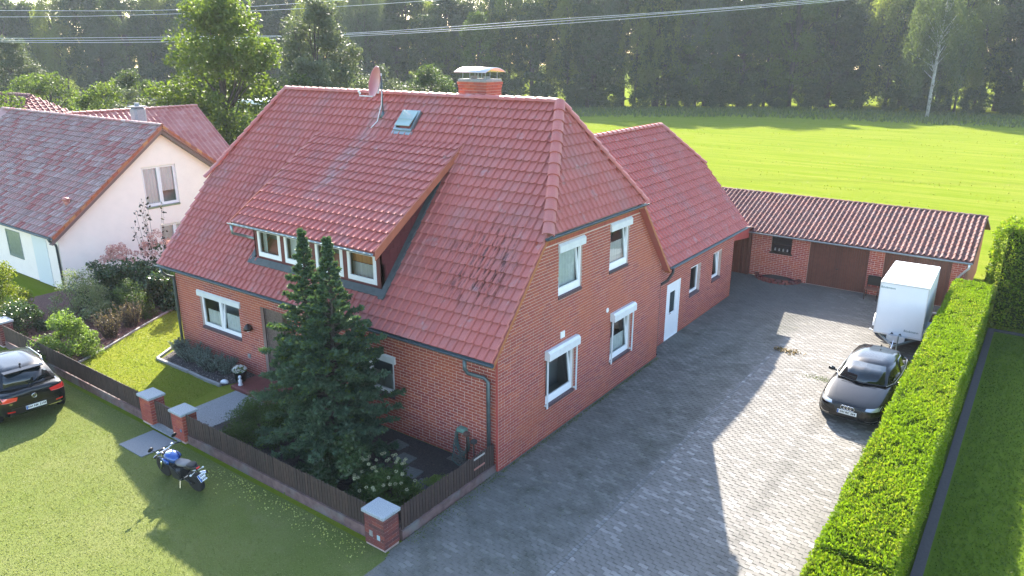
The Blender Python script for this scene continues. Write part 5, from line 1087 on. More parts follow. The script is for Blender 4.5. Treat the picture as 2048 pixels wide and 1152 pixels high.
shrub('shrub', 'pale variegated rounded shrub in the mulch bed', -20.0, -.7, 1.35, 1.15, 2.2, 9500, L_varieg, .07, 68, 55)
shrub('shrub', 'dark cherry laurel behind the variegated shrub', -20.9, .8, 1.5, 1.2, 2.2, 8500, L_laurel, .12, 69, 46)
shrub('shrub', 'glossy cherry laurel in the middle of the mulch bed', -19.9, 1.8, 1.5, 1.25, 2.3, 8500, L_laurel, .12, 70, 46)
shrub('shrub', 'cherry laurel nearest the house corner', -18.7, 3.0, 1.45, 1.4, 2.5, 9500, L_laurel, .12, 71, 50)
shrub('shrub', 'small-leaved clipped dark shrub in front of the laurels', -18.6, .45, 1.05, .95, 1.75, 8000, L_yew, .055, 72, 44)
shrub('hydrangea', 'pale pink hydrangea in bloom against the plastered wall', -21.6, 1.7, 1.05, .7, 2.2, 2600, L_laurel, .1, 73, 30, flowers=(F_pink, 26, .15, .82))
shrub('hydrangea', 'darker pink hydrangea nearer the house corner', -20.9, 3.2, 1.1, .7, 2.5, 2600, L_laurel, .1, 74, 30, flowers=(F_pink, 24, .14, .85))
def stems(name, label, x, y, h, n, spread, lm, leaf, seed, per=34, cat='plant'):
    global rng; rng = np.random.default_rng(seed); c = thing(name, label, cat, (x, y, 0)); mb = MB(); P = []; D = []
    for i in range(n):
        q = rng.uniform(0, 6.283); s = spread * math.sqrt(rng.random()); hh = h * rng.uniform(.72, 1.05); a = np.array([s * .35 * math.cos(q), s * .35 * math.sin(q), -.03]); b = np.array([s * math.cos(q), s * math.sin(q), hh]); mb.tube([a, (a + b) / 2 + np.array([0, 0, .04]), b], [.012, .009, .004], 5)
        t = rng.random(per) ** .8; P.append(a + (b - a) * t[:, None] + rng.normal(0, leaf * .45, (per, 3))); d = unit_dirs(per) + (b - a) / np.linalg.norm(b - a) * .7; D.append(d / np.linalg.norm(d, axis=1)[:, None])
    P = np.concatenate(P); P[:, 2] = np.maximum(P[:, 2], .02); link('foliage', leaf_mesh('foliage', P, leaf, leaf * .55, np.concatenate(D)), lm, c, local=True); part('stems', mb, M_bark, c, True, local=True); return c
stems('tall_perennial', 'tall dark leafy stems standing against the plastered wall', -21.3, 3.2, 3.9, 8, 1.0, leafmat('dark perennial leaf', [(.03, .03, .022), (.045, .04, .028)], .3), .15, 81, 30)
stems('dry_grass', 'clump of reddish dry stems beside the fresh green shrub', -17.2, -1.1, .95, 60, .55, L_dry, .07, 82, 16)
stems('dry_grass', 'clump of dry yellow brown stems in front of the clipped dark shrub', -17.7, -.05, 1.0, 55, .55, L_dry, .07, 83, 16)
for k, (x, y, r) in enumerate([(-13.6, -.45, .36), (-12.75, -.55, .5), (-12.2, -.5, .42), (-11.5, -.62, .52), (-10.85, -.5, .4)]):
    stems('lavender', ['lavender clump next to the left downpipe', 'second lavender clump from the left downpipe', 'third lavender clump from the left downpipe, under the window', 'wide lavender clump under the window centre', 'lavender clump nearest the sandstone block'][k], x, y, .52, 70, r, L_lav, .06, 90 + k, 26, 'lavender')
c = pt; rng = np.random.default_rng(5); e = unit_dirs(90) * .2 * np.array([1, 1, .5]) + np.array([0, 0, .42]); link('blossom', leaf_mesh('blossom', e, .09, .08), F_white, pt, local=True); e = unit_dirs(120) * .19 * np.array([1, 1, .45]) + np.array([0, 0, .38]); link('leaves', leaf_mesh('leaves', e, .08, .05), L_lime, pt, local=True)

# mown grass blades, fallen bark and yellow weeds, nobody could count them
def turf(name, poly, dens, h, lm, z, label, seed, wd=.5):
    global rng; rng = np.random.default_rng(seed); a = np.array(poly); lo_, hi = a.min(0), a.max(0); n = int((hi - lo_).prod() * dens); p = lo_ + rng.random((n, 2)) * (hi - lo_)
    ins = np.zeros(n, bool)
    for (x1, y1), (x2, y2) in zip(poly, poly[1:] + poly[:1]):
        cr = ((y1 > p[:, 1]) != (y2 > p[:, 1])); xi = (x2 - x1) * (p[:, 1] - y1) / (y2 - y1 + 1e-12) + x1; ins ^= cr & (p[:, 0] < xi)
    P = np.c_[p[ins], np.full(ins.sum(), z + h * .35)]; P = P[seen(P, 20)[0]]; D = unit_dirs(len(P)) * .85 + np.array([0, 0, .55]); D /= np.linalg.norm(D, axis=1)[:, None]
    o = link(name, leaf_mesh(name, P, h, h * wd, D), lm); o['kind'] = 'stuff'; o['label'] = label; o['category'] = 'grass'
L_turf = leafmat('lawn blade', [(.145, .175, .048), (.17, .19, .065), (.21, .21, .095), (.125, .158, .04)], .42)
L_turfg = leafmat('garden lawn blade', [(.17, .215, .026), (.195, .23, .036), (.15, .195, .024), (.22, .225, .06)], .45)
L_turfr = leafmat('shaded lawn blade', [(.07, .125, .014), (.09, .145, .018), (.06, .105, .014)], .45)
turf('lawn_blades', [(-26, -13), (.3, -13), (.3, -4.65), (-.02, -3.97), (-26, -3.97)], 560, .032, L_turf, -.03, 'short mown grass of the front lawn', 3)
turf('garden_blades', [(-15.4, -3.6), (-9.5, -3.6), (-10.15, -1.25), (-13.85, -1.25), (-14.4, -.1), (-14.4, 6), (-19.5, 6), (-17.9, 1.2)], 460, .045, L_turfg, -.02, 'short mown grass of the garden lawn', 4)
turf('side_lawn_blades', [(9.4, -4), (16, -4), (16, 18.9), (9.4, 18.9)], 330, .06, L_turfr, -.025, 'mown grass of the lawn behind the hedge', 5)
def litter(name, poly, n, L, Wd, m, z, label, seed, cat):
    global rng; rng = np.random.default_rng(seed); a = np.array(poly); lo_, hi = a.min(0), a.max(0); p = lo_ + rng.random((n, 2)) * (hi - lo_); ins = np.zeros(n, bool)
    for (x1, y1), (x2, y2) in zip(poly, poly[1:] + poly[:1]): ins ^= ((y1 > p[:, 1]) != (y2 > p[:, 1])) & (p[:, 0] < (x2 - x1) * (p[:, 1] - y1) / (y2 - y1 + 1e-12) + x1)
    P = np.c_[p[ins], z + .02 * rng.random(ins.sum())]; D = unit_dirs(len(P)) * np.array([1, 1, .3]); D /= np.linalg.norm(D, axis=1)[:, None]; o = link(name, leaf_mesh(name, P, L, Wd, D, 2.), m); o['kind'] = 'stuff'; o['label'] = label; o['category'] = cat
M_chip = mat('bark chip', [(.16, .07, .055), (.11, .05, .04), (.24, .13, .10), (.19, .09, .075), (.33, .2, .16)], .9)
litter('bark_chips', [(-15.5, -3.55), (-17.1, -.3), (-18.7, 2.9), (-19.5, 5.8), (-22, 5.8), (-22, -3.55)], 9000, .09, .05, M_chip, .0, 'reddish bark chips of the mulch bed', 6, 'mulch')
litter('soil_chips', [(-8.4, -3.5), (-.25, -3.5), (-.25, -.05), (-8.4, -.05)], 5200, .06, .04, mat('dark chip', [(.06, .045, .04), (.035, .03, .03), (.10, .075, .065)], .9), -.005, 'dark bark and leaf litter under the conifer', 7, 'mulch')
litter('bed_gravel', [(-13.7, -1.1), (-10.1, -1.12), (-9.8, -.05), (-14.2, -.05)], 1800, .05, .04, mat('bed gravel', [(.14, .12, .11), (.08, .07, .07), (.24, .2, .18)], .9), .005, 'dark gravel of the lavender bed', 8, 'gravel')
P = np.array([(rr_.uniform(-6, -.4), -4.05 - abs(rr_.gauss(0, .28)), .02) for _ in range(420)]); o = link('yellow_weeds', leaf_mesh('yellow_weeds', P, .04, .035, None, 1.), leafmat('yellow weed', [(.42, .42, .08), (.5, .5, .2), (.3, .36, .06)], .3)); o['kind'] = 'stuff'; o['label'] = 'tiny yellow weeds growing along the fence plinth'; o['category'] = 'weeds'

P = np.array([(3.5 + rr_.gauss(0, .28), 12.3 + rr_.gauss(0, .12) - .0, .012 + .03 * rr_.random()) for _ in range(130)]); o = link('fallen_leaves', leaf_mesh('fallen_leaves', P, .09, .06, None, 1.5), leafmat('dry leaf', [(.2, .13, .06), (.28, .2, .09), (.14, .1, .05)], .2)); o['kind'] = 'stuff'; o['label'] = 'small heap of dry leaves on the drive at the shadow edge'; o['category'] = 'leaves'
P = []
for _ in range(2600):
    k = rr_.random()
    if k < .55: P.append((.05 + abs(rr_.gauss(0, .06)), rr_.uniform(0, 9.1), .006))
    elif k < .75: P.append((-.02 + abs(rr_.gauss(0, .16)), rr_.uniform(-3.4, -.1), .006))
    elif k < .9: P.append((5.2 + rr_.gauss(0, .35), 10.6 + rr_.gauss(0, .12), .004))
    else: P.append((rr_.uniform(.2, 3), rr_.uniform(-6, 16), .004))
P = np.array(P); D = unit_dirs(len(P)); o = link('joint_weeds', leaf_mesh('joint_weeds', P, .035, .02, D, 0), leafmat('joint weed', [(.07, .10, .025), (.10, .13, .035), (.14, .17, .04)], .4)); o['kind'] = 'stuff'; o['label'] = 'moss and tiny weeds in the joints of the drive'; o['category'] = 'weeds'

# ------------------------------------------------------------------ vehicles
from mathutils.bvhtree import BVHTree
M_lamp = mat('clear headlamp', (.55, .58, .6), .08, spec=.8, metal=.5); M_red = mat('red tail lamp', (.75, .02, .018), .1, spec=.8, coat=1.); M_plate = mat('white number plate', (.78, .79, .78), .4); M_euro = mat('blue plate band', (.03, .12, .42), .4)
M_ink = mat('black lettering', (.012, .012, .012), .6); M_rim = mat('alloy rim', (.35, .36, .37), .3, metal=.9); M_grille = mat('black grille', (.006, .006, .007), .4); M_trim = mat('satin trim', (.5, .5, .5), .3, metal=1.)
def smooth_body(stations, name, ts=.86):
    mb = MB(); n = 13; rows = []
    for (y, w, zb, zs, zt) in stations:
        half = [(0, zb), (w * .82, zb), (w * .965, zb + .07), (w, zb + (zs - zb) * .45), (w * .985, zs - .02), (w * ts, zt - .035), (0, zt)]
        pts = [(-x, y, z) for x, z in half[:0:-1]] ; pts = [(-x, y, z) for x, z in half][::-1] + [(x, y, z) for x, z in half[1:]]; rows.append(pts)
    vs = [p for r in rows for p in r]; n = 13; fs = []
    # ring order: top centre -> left -> bottom -> right -> (shoulder right); close between last and first
    for i in range(len(rows) - 1):
        for k in range(n): 
            a, b = i * n + k, i * n + (k + 1) % n; fs.append((a, b, b + n, a + n))
    # drop the duplicate top-centre vertex by closing last to first (same position)
    fs += [tuple(range(n)), tuple(range((len(rows) - 1) * n, len(rows) * n))[::-1]]
    mb.add(vs, fs); me = mb.mesh(name, True)
    import bmesh
    bm = bmesh.new(); bm.from_mesh(me); bmesh.ops.remove_doubles(bm, verts=bm.verts, dist=1e-4); bmesh.ops.recalc_face_normals(bm, faces=bm.faces); bm.to_mesh(me); bm.free()
    o = bpy.data.objects.new('tmp', me); COL.objects.link(o); md = o.modifiers.new('s', 'SUBSURF'); md.levels = 2; dg = bpy.context.evaluated_depsgraph_get(); me2 = bpy.data.meshes.new_from_object(o.evaluated_get(dg)); bpy.data.objects.remove(o)
    for p in me2.polygons: p.use_smooth = True
    me2.name = name; return me2, BVHTree.FromPolygons([v.co.copy() for v in me2.vertices], [tuple(p.vertices) for p in me2.polygons])
def decal(bvh, lower, upper, d, off=.006, n=6, m=4):
    """sheet following the body: two edge lines (points) projected along d"""
    d = V3(d); L = lambda pl, t: (lambda s, i: V3(pl[i]).lerp(V3(pl[i + 1]), s - i))(t * (len(pl) - 1) * .9999, int(t * (len(pl) - 1) * .9999)); mb = MB(); vs = []
    for j in range(m + 1):
        for i in range(n + 1):
            p = L(lower, i / n).lerp(L(upper, i / n), j / m); h = bvh.ray_cast(p - d * 8, d); q = h[0] if h[0] is not None else p; vs.append(q - d * off)
    fs = [(j * (n + 1) + i, j * (n + 1) + i + 1, (j + 1) * (n + 1) + i + 1, (j + 1) * (n + 1) + i) for j in range(m) for i in range(n)]
    mb.add(vs, fs); return mb
def cabin_rings(B, T):
    mir = lambda P: [P[0]] + P[1:-1] + [P[-1]] + [(-x, y, z) for x, y, z in P[1:-1][::-1]]
    return mir(B), mir(T)
def pane(mb, bot, top, s=(.04, .96), t=(.1, .9), off=.008, n=5):
    L = lambda pl, u: (lambda q, i: V3(pl[i]).lerp(V3(pl[i + 1]), q - i))(u * (len(pl) - 1) * .9999, int(u * (len(pl) - 1) * .9999)); vs = []
    for v in t:
        for i in range(n + 1): u = s[0] + (s[1] - s[0]) * i / n; vs.append(L(bot, u).lerp(L(top, u), v))
    nrm = ((vs[n] - vs[0]).cross(vs[n + 1] - vs[0])).normalized(); c = sum(vs, V3()) / len(vs)
    if nrm.dot(V3((c.x, c.y - 2.6, .3))) < 0: nrm = -nrm
    k = len(vs); mb.add([v + nrm * off for v in vs] + [v - nrm * .01 for v in vs], [(i, i + 1, n + 2 + i, n + 1 + i) for i in range(n)] + [(i, k + i, k + i + 1, i + 1) for i in range(n)] + [(n + 1 + i, n + 2 + i, k + n + 2 + i, k + n + 1 + i) for i in range(n)] + [(0, n + 1, k + n + 1, k), (n, k + n, k + 2 * n + 1, 2 * n + 1)]); return mb
def wheel(parent, x, y, r, w, s):
    M = Matrix.Translation((x, y, r)) @ Matrix.Rotation(s * math.pi / 2, 4, 'Y'); mb = MB()
    mb.lathe([(r * .64, -w / 2), (r * .93, -w / 2), (r, -w * .36), (r, w * .36), (r * .93, w / 2), (r * .66, w / 2)], 28, M); t = part('wheel', mb, M_dark, parent, True, True)
    mb = MB(); mb.lathe([(r * .66, -w * .3), (r * .68, w / 2 - .005), (r * .6, w / 2 - .03), (r * .58, w * .1), (.03, w * .1)], 24, M)
    for k in range(10):
        q = 2 * math.pi * k / 10; mb.prism([(r * .1, -.018, 0), (r * .62, -.022, 0), (r * .62, .022, 0), (r * .1, .018, 0)], (0, 0, w * .12), M @ Matrix.Rotation(q, 4, 'Z') @ Matrix.Translation((0, 0, w * .33)))
    mb.lathe([(.05, w * .3), (.05, w * .46), (.02, w * .47)], 10, M); part('rim', mb, M_rim, t, False, True)
def plate(parent, M, txt, w=.52, h=.11, ts=.085):
    p = part('licence_plate', MB().box(-w / 2, w / 2, -h / 2, h / 2, 0, .012, M), M_plate, parent, local=True)
    part('euro_band', MB().box(-w / 2 + .004, -w / 2 + .042, -h / 2 + .004, h / 2 - .004, .012, .0135, M), M_euro, p, local=True)
    lines = txt if isinstance(txt, list) else [txt]
    for i, s in enumerate(lines):
        me = text(s, ts, .0008, .003); me.transform(M @ Matrix.Translation((.02, ((len(lines) - 1) / 2 - i) * h / len(lines) * .92, .0135))); link('lettering', me, M_ink, p, local=True)
def car(name, label, loc, rz, st, Bt, Tp, wheels, wr, group=None):
    c = thing(name, label, 'car', loc, group, rz); me, bvh = smooth_body(st, 'body'); body = link('body', me, M_paint, c, local=True)
    B, T = cabin_rings(Bt, Tp); n = len(B); inn = [(x * .55, 2.65 + (y - 2.65) * .6, z + .028) for x, y, z in T]; mb = MB(); mb.add(B + T + inn, [(i, (i + 1) % n, n + (i + 1) % n, n + i) for i in range(n)] + [(n + i, n + (i + 1) % n, 2 * n + (i + 1) % n, 2 * n + i) for i in range(n)] + [tuple(range(2 * n, 3 * n))])
    part('cabin', mb, M_paint, c, True, True)
    h = len(Bt) - 1; m = n - 1
    wsB = [B[-1], B[0], B[1]]; wsT = [T[-1], T[0], T[1]]; part('windscreen', pane(MB(), wsB, wsT, (.03, .97), (.04, .93), n=6), M_glasscar, c, True, True)
    rB = [B[h - 1], B[h], B[h + 1]]; rT = [T[h - 1], T[h], T[h + 1]]; part('rear_window', pane(MB(), rB, rT, (.07, .93), (.12, .92), n=6), M_glasscar, c, True, True)
    for sd in (0, 1):
        pk = lambda P, i: P[i] if sd == 0 else P[(n - i) % n]
        part('side_window', pane(MB(), [pk(B, i) for i in (1, 2, 3)], [pk(T, i) for i in (1, 2, 3)], (.10, .965), (.1, .88)), M_glasscar, c, True, True)
        part('side_window', pane(MB(), [pk(B, i) for i in (3, 4, 5)], [pk(T, i) for i in (3, 4, 5)], (.04, .86), (.1, .86)), M_glasscar, c, True, True)
    for x, y in wheels:
        for s in (-1, 1):
            wheel(c, s * x, y, wr, .2, s)
            mb = MB(); mb.lathe([(wr * 1.13, -.01), (wr * 1.13, .012), (wr * .6, .012)], 26, Matrix.Translation((s * (x + .055), y, wr * 1.02)) @ Matrix.Rotation(s * math.pi / 2, 4, 'Y')); part('wheel_arch', mb, M_grille, c, local=True)
    return c, bvh, B, T
# black hatchback on the drive, nose towards the street
st = [(.0, .50, .30, .56, .63), (.05, .66, .23, .60, .70), (.2, .80, .18, .66, .765), (.5, .875, .17, .735, .845), (.9, .89, .17, .80, .925), (1.3, .89, .17, .85, .985), (1.7, .885, .17, .88, .99), (2.6, .885, .17, .90, .98), (3.4, .885, .18, .925, 1.0), (3.85, .86, .22, .93, 1.0), (4.14, .79, .28, .9, .985), (4.24, .66, .36, .84, .93)]
Bt = [(0, 1.06, .985), (.66, 1.28, .975), (.78, 1.72, .955), (.80, 2.5, .95), (.785, 3.15, .965), (.70, 3.78, .985), (0, 4.02, .985)]
Tp = [(0, 1.84, 1.385), (.50, 1.93, 1.365), (.565, 2.2, 1.39), (.585, 2.6, 1.40), (.57, 3.05, 1.375), (.49, 3.45, 1.33), (0, 3.56, 1.335)]
A, bv, B_, T_r = car('hatchback', 'black hatchback parked on the drive facing the street', (6.55, 7.62, 0), R(-2.2), st, Bt, Tp, ((.80, .85), (.80, 3.46)), .315)
fd = (0, 1, 0)
for s in (-1, 1):
    X = lambda *v: [(s * x, 0, z) for x, z in v]
    hl = part('headlight', decal(bv, X((.44, .625), (.62, .615), (.80, .635)), X((.46, .685), (.64, .70), (.835, .735)), fd, .008, 8, 3), M_lamp, A, True, True)
    part('lamp_rim', decal(bv, X((.44, .62), (.62, .605), (.8, .625)), X((.44, .63), (.62, .62), (.8, .64)), fd, .012, 8, 1), M_grille, hl, True, True)
    part('air_intake', decal(bv, X((.50, .33), (.62, .33), (.76, .37)), X((.46, .44), (.62, .46), (.78, .50)), fd, .006, 6, 3), M_grille, A, True, True)
    part('intake_trim', decal(bv, X((.48, .315), (.62, .31), (.77, .35)), X((.48, .33), (.62, .325), (.77, .365)), fd, .012, 6, 1), M_trim, A, True, True)
    part('bonnet_crease', decal(bv, [(s * .42, .25, 0), (s * .60, 1.15, 0)], [(s * .435, .25, 0), (s * .615, 1.15, 0)], (0, 0, -1), .006, 8, 1), M_paint, A, True, True)
    mb = MB(); Mm = Matrix.Translation((s * .945, 1.66, 1.0)); mb.lathe([(.01, -.075), (.06, -.06), (.082, 0), (.06, .06), (.01, .075)], 12, Mm @ Matrix.Rotation(math.pi / 2, 4, 'Y') @ Matrix.Diagonal((.85, .75, 1.35, 1))); mi = part('wing_mirror', mb, M_paint, A, True, True); mb = MB(); mb.tube([(s * .78, 1.68, .95), (s * .9, 1.67, .97)], .025, 6); part('mirror_arm', mb, M_grille, mi, local=True)
    for yy in (1.42, 2.62): part('door_seam', decal(bv, [(0, yy, .25), (0, yy + .02, .86)], [(0, yy + .008, .25), (0, yy + .028, .86)], (-s, 0, 0), .004, 6, 1), M_grille, A, True, True)
    part('door_handle', decal(bv, [(0, 2.35, .76), (0, 2.55, .765)], [(0, 2.35, .785), (0, 2.55, .79)], (-s, 0, 0), .018, 4, 1), M_paint, A, True, True)
    part('window_trim', MB().tube([V3(B_[i if s > 0 else -i]) + V3((s * .012, 0, .005)) for i in (1, 2, 3, 4, 5)], .009, 5), M_trim, A, True, True)
part('grille', decal(bv, [(-.27, 0, .30), (0, 0, .28), (.27, 0, .30)], [(-.40, 0, .66), (0, 0, .665), (.40, 0, .66)], fd, .006, 8, 6), M_grille, A, True, True)
part('bumper_lip', decal(bv, [(-.7, 0, .25), (0, 0, .235), (.7, 0, .25)], [(-.7, 0, .275), (0, 0, .255), (.7, 0, .275)], fd, .014, 10, 1), M_trim, A, True, True)
yn = -.03; em = part('badge', MB().box(-.2, .2, yn + .018, yn + .022, .60, .605), M_grille, A, local=True)
for k in range(4):
    mb = MB(); pts = [(-.126 + .084 * k + .058 * math.cos(q), yn - .004 * (k % 2), .605 + .058 * math.sin(q)) for q in [2 * math.pi * i / 20 for i in range(21)]]; mb.tube(pts, .0085, 6, False); part('badge_ring', mb, M_chrome, em, True, True)
plate(A, basis((0, yn - .002, .475), (1, 0, 0), (0, -1, 0)), 'DH RC 264')
mb = MB(); mb.prism([(0, 3.3, 1.395), (-.02, 3.36, 1.39), (.02, 3.36, 1.39)], (0, .02, .06)); part('roof_antenna', mb, M_grille, A, local=True)
mb = MB(); mb.tube([(-.55, 1.2, 1.0), (-.2, 1.12, 1.005), (.1, 1.08, 1.005)], .009, 5); mb.tube([(.0, 1.1, 1.005), (.45, 1.17, 1.0)], .009, 5); part('wiper', mb, M_grille, A, local=True)
for s in (-1, 1): part('tail_lamp', decal(bv, [(s * .42, 0, .72), (s * .8, 0, .74)], [(s * .42, 0, .82), (s * .82, 0, .86)], (0, -1, 0), .008, 5, 2), M_red, A, True, True)
# dark compact SUV at the left edge, seen from behind
st = [(.0, .50, .34, .62, .72), (.06, .68, .26, .68, .80), (.22, .82, .22, .76, .87), (.5, .89, .2, .84, .95), (.9, .91, .2, .92, 1.02), (1.3, .91, .2, .96, 1.07), (2.0, .905, .2, .98, 1.06), (3.0, .905, .2, 1.0, 1.06), (3.6, .90, .22, 1.02, 1.08), (4.0, .875, .27, 1.0, 1.08), (4.2, .82, .33, .96, 1.06), (4.27, .72, .42, .88, 1.0)]
Bt = [(0, 1.05, 1.06), (.68, 1.28, 1.055), (.79, 1.72, 1.04), (.81, 2.5, 1.04), (.80, 3.2, 1.05), (.73, 3.9, 1.07), (0, 4.12, 1.07)]
Tp = [(0, 1.82, 1.51), (.55, 1.92, 1.49), (.615, 2.2, 1.515), (.635, 2.6, 1.53), (.625, 3.15, 1.515), (.56, 3.66, 1.475), (0, 3.76, 1.48)]
ang = R(90 - 9)                                        # nose (local -y) points along world -x, turned slightly towards the fence
SV = (-12.42, -5.6, -.03)
rz = math.atan2(-.985, .165); # local +y (tail) -> world (.985,-.165)
Vv, bv, B_, T_r = car('compact_suv', 'black compact SUV parked on the lawn, cut by the left edge', (SV[0] - .9965 * 4.2, SV[1] + .0836 * 4.2, SV[2]), math.atan2(-.0836, .9965) - math.pi / 2, st, Bt, Tp, ((.81, .86), (.81, 3.46)), .335)
bd = (0, -1, 0)
for s in (-1, 1):
    X = lambda *v: [(s * x, 0, z) for x, z in v]
    tl_ = part('tail_lamp', decal(bv, X((.44, .80), (.62, .79), (.80, .80)), X((.40, .90), (.62, .93), (.845, .95)), bd, .012, 7, 3), M_red, Vv, True, True)
    part('lamp_strip', decal(bv, X((.46, .805), (.62, .795), (.79, .805)), X((.46, .82), (.62, .81), (.79, .82)), bd, .016, 7, 1), mat('pink lamp strip', (.6, .2, .18), .2), tl_, True, True)
    part('reflector', decal(bv, X((.52, .48), (.70, .49)), X((.52, .51), (.71, .53)), bd, .012, 5, 1), M_red, Vv, True, True)
    mb = MB(); mb.tube([(s * .60, 2.1, 1.535), (s * .625, 2.3, 1.56), (s * .63, 3.2, 1.55), (s * .59, 3.5, 1.515)], .014, 6); part('roof_rail', mb, M_trim, Vv, True, True)
    mb = MB(); Mm = Matrix.Translation((s * .97, 1.66, 1.09)); mb.lathe([(.01, -.075), (.06, -.06), (.085, 0), (.06, .06), (.01, .075)], 12, Mm @ Matrix.Rotation(math.pi / 2, 4, 'Y') @ Matrix.Diagonal((.9, .8, 1.35, 1))); part('wing_mirror', mb, M_paint, Vv, True, True)
    for yy in (1.45, 2.6, 3.3): part('door_seam', decal(bv, [(0, yy, .3), (0, yy + .02, .96)], [(0, yy + .008, .3), (0, yy + .028, .96)], (-s, 0, 0), .004, 6, 1), M_grille, Vv, True, True)
part('bumper_inset', decal(bv, [(-.66, 0, .40), (0, 0, .40), (.66, 0, .40)], [(-.6, 0, .60), (0, 0, .60), (.6, 0, .60)], bd, .006, 8, 4), M_grille, Vv, True, True)
part('bumper_trim', decal(bv, [(-.66, 0, .385), (0, 0, .375), (.66, 0, .385)], [(-.66, 0, .405), (0, 0, .395), (.66, 0, .405)], bd, .014, 10, 1), M_chrome, Vv, True, True)
part('tailgate_seam', decal(bv, [(-.62, 0, .63), (0, 0, .625), (.62, 0, .63)], [(-.62, 0, .637), (0, 0, .632), (.62, 0, .637)], bd, .005, 8, 1), M_grille, Vv, True, True)
ye = 4.285; plate(Vv, basis((0, ye + .012, .53), (-1, 0, 0), (0, 1, 0)), 'DH NK 2103')
part('badge', MB().tube([(.062 * math.cos(q), ye + .012, .83 + .062 * math.sin(q)) for q in [2 * math.pi * i / 24 for i in range(25)]], .0075, 6, False), M_chrome, Vv, True, True); bd_ = [c for c in Vv.children if c.name.startswith('badge')][0]
mb = MB(); mb.lathe([(.06, 0), (.06, .006), (.02, .008)], 20, basis((0, ye + .002, .83), (-1, 0, 0), (0, 1, 0))); part('badge_disc', mb, M_ink, bd_, local=True)
mb = MB()
for P_ in ([(-.026, .05), (0, .012), (.026, .05)], [(-.052, .02), (-.026, -.045), (0, .0), (.026, -.045), (.052, .02)]): mb.tube([(x, ye + .014, .83 + z) for x, z in P_], .0065, 5)
part('badge_strokes', mb, M_chrome, bd_, local=True)
me = text('TDI', .06, .001, .002); me.transform(basis((.58, ye - .03, .73), (-1, 0, 0), (0, 1, 0))); link('badge_lettering', me, M_chrome, Vv, local=True)
mb = MB(); mb.tube([(0, 4.13, 1.12), (-.36, 4.07, 1.16)], .01, 5); mb.lathe([(.03, 0), (.02, .04)], 8, Matrix.Translation((0, 4.1, 1.1))); part('rear_wiper', mb, M_grille, Vv, local=True)
mb = MB(); mb.prism([(0, 3.4, 1.53), (-.025, 3.5, 1.52), (.025, 3.5, 1.52)], (0, .03, .08)); part('roof_antenna', mb, M_grille, Vv, local=True)
mb = MB(); mb.prism([(-.52, 3.64, 1.485), (.52, 3.64, 1.485), (.5, 3.8, 1.462), (-.5, 3.8, 1.462)], (0, 0, .018)); part('roof_spoiler', mb, M_paint, Vv, local=True)

# box trailer
TR = thing('box_trailer', 'tall white box trailer standing beside the hedge on the drive', 'trailer', (6.63, 14.5, 0), None, R(1.5))
x0, x1, y0, y1, z0, z1 = -.75, .75, 0, 3.2, .62, 2.5
part('box', MB().rbox(x0, x1, y0, y1, z0, z1, .018), M_trailer, TR, local=True)
mb = MB()
for x in (x0, x1): 
    for y in (y0, y1): mb.box(x - .012, x + .012, y - .012, y + .012, z0 - .01, z1 - .02)
mb.box(x0 - .012, x1 + .012, y0 - .014, y0 + .02, z0 - .03, z0 + .03); mb.box(x0 - .012, x1 + .012, y1 - .02, y1 + .014, z0 - .03, z0 + .03)
for x in (x0, x1): mb.box(x - .014, x + .014, y0, y1, z0 - .03, z0 + .03); mb.box(x - .014, x + .014, y0, y1, z1 - .06, z1 - .015)
mb.box(x0, x1, y0 - .014, y0 + .01, z1 - .06, z1 - .015); part('edge_profile', mb, mat('aluminium edge', (.66, .68, .7), .35, metal=.5), TR, local=True)
for s in (-1, 1):
    wheel(TR, s * .86, 1.75, .31, .17, s); K = 9; mb = MB(); vs = [(s * (.76 + dx_), 1.75 + (.40 + t) * math.cos(q), .33 + (.40 + t) * math.sin(q)) for t in (0, .02) for dx_ in (0, .23) for q in [math.pi * (.04 + .92 * i / K) for i in range(K + 1)]]; n = K + 1
    mb.add(vs, [(k, k + 1, n + k + 1, n + k) for k in range(K)] + [(2 * n + k, 3 * n + k, 3 * n + k + 1, 2 * n + k + 1) for k in range(K)] + [(k, 2 * n + k, 2 * n + k + 1, k + 1) for k in range(K)] + [(n + k, n + k + 1, 3 * n + k + 1, 3 * n + k) for k in range(K)]); part('mudguard', mb, M_trailer, TR, True, True)
    mb = MB(); mb.tube([(s * .74, .02, .66), (s * .84, -.02, .68)], .012, 6); mb.lathe([(.035, -.02), (.04, .0), (.03, .025)], 10, Matrix.Translation((s * .86, -.02, .69))); part('marker_lamp', mb, M_trailer, TR, local=True)
    mb = MB(); mb.box(s * .75 - (.02 if s < 0 else 0), s * .75 + (.02 if s > 0 else 0), .06, .11, 1.0, 1.18); part('latch', mb, M_blackm, TR, local=True)
mb = MB(); mb.tube([(-.62, .3, .5), (0, -.85, .5)], .04, 6); mb.tube([(.62, .3, .5), (0, -.85, .5)], .04, 6); mb.box(-.62, .62, .28, .36, .46, .56); dbar = part('drawbar', mb, M_zinc, TR, local=True)
mb = MB(); mb.rbox(-.28, .28, -.3, -.02, .5, .62, .02); part('drawbar_box', mb, mat('pale grey step', (.55, .56, .57), .5), TR, local=True); mb = MB(); mb.box(-.28, .28, -.325, -.3, .46, .7); part('front_plate', mb, mat('light sheet', (.6, .61, .62), .45), TR, local=True)
mb = MB(); mb.tube([(0, -.85, .5), (0, -1.15, .5)], [.05, .035], 8); mb.tube([(0, -1.1, .52), (.0, -.75, .68)], .018, 6); part('coupling', mb, M_chrome, TR, local=True)
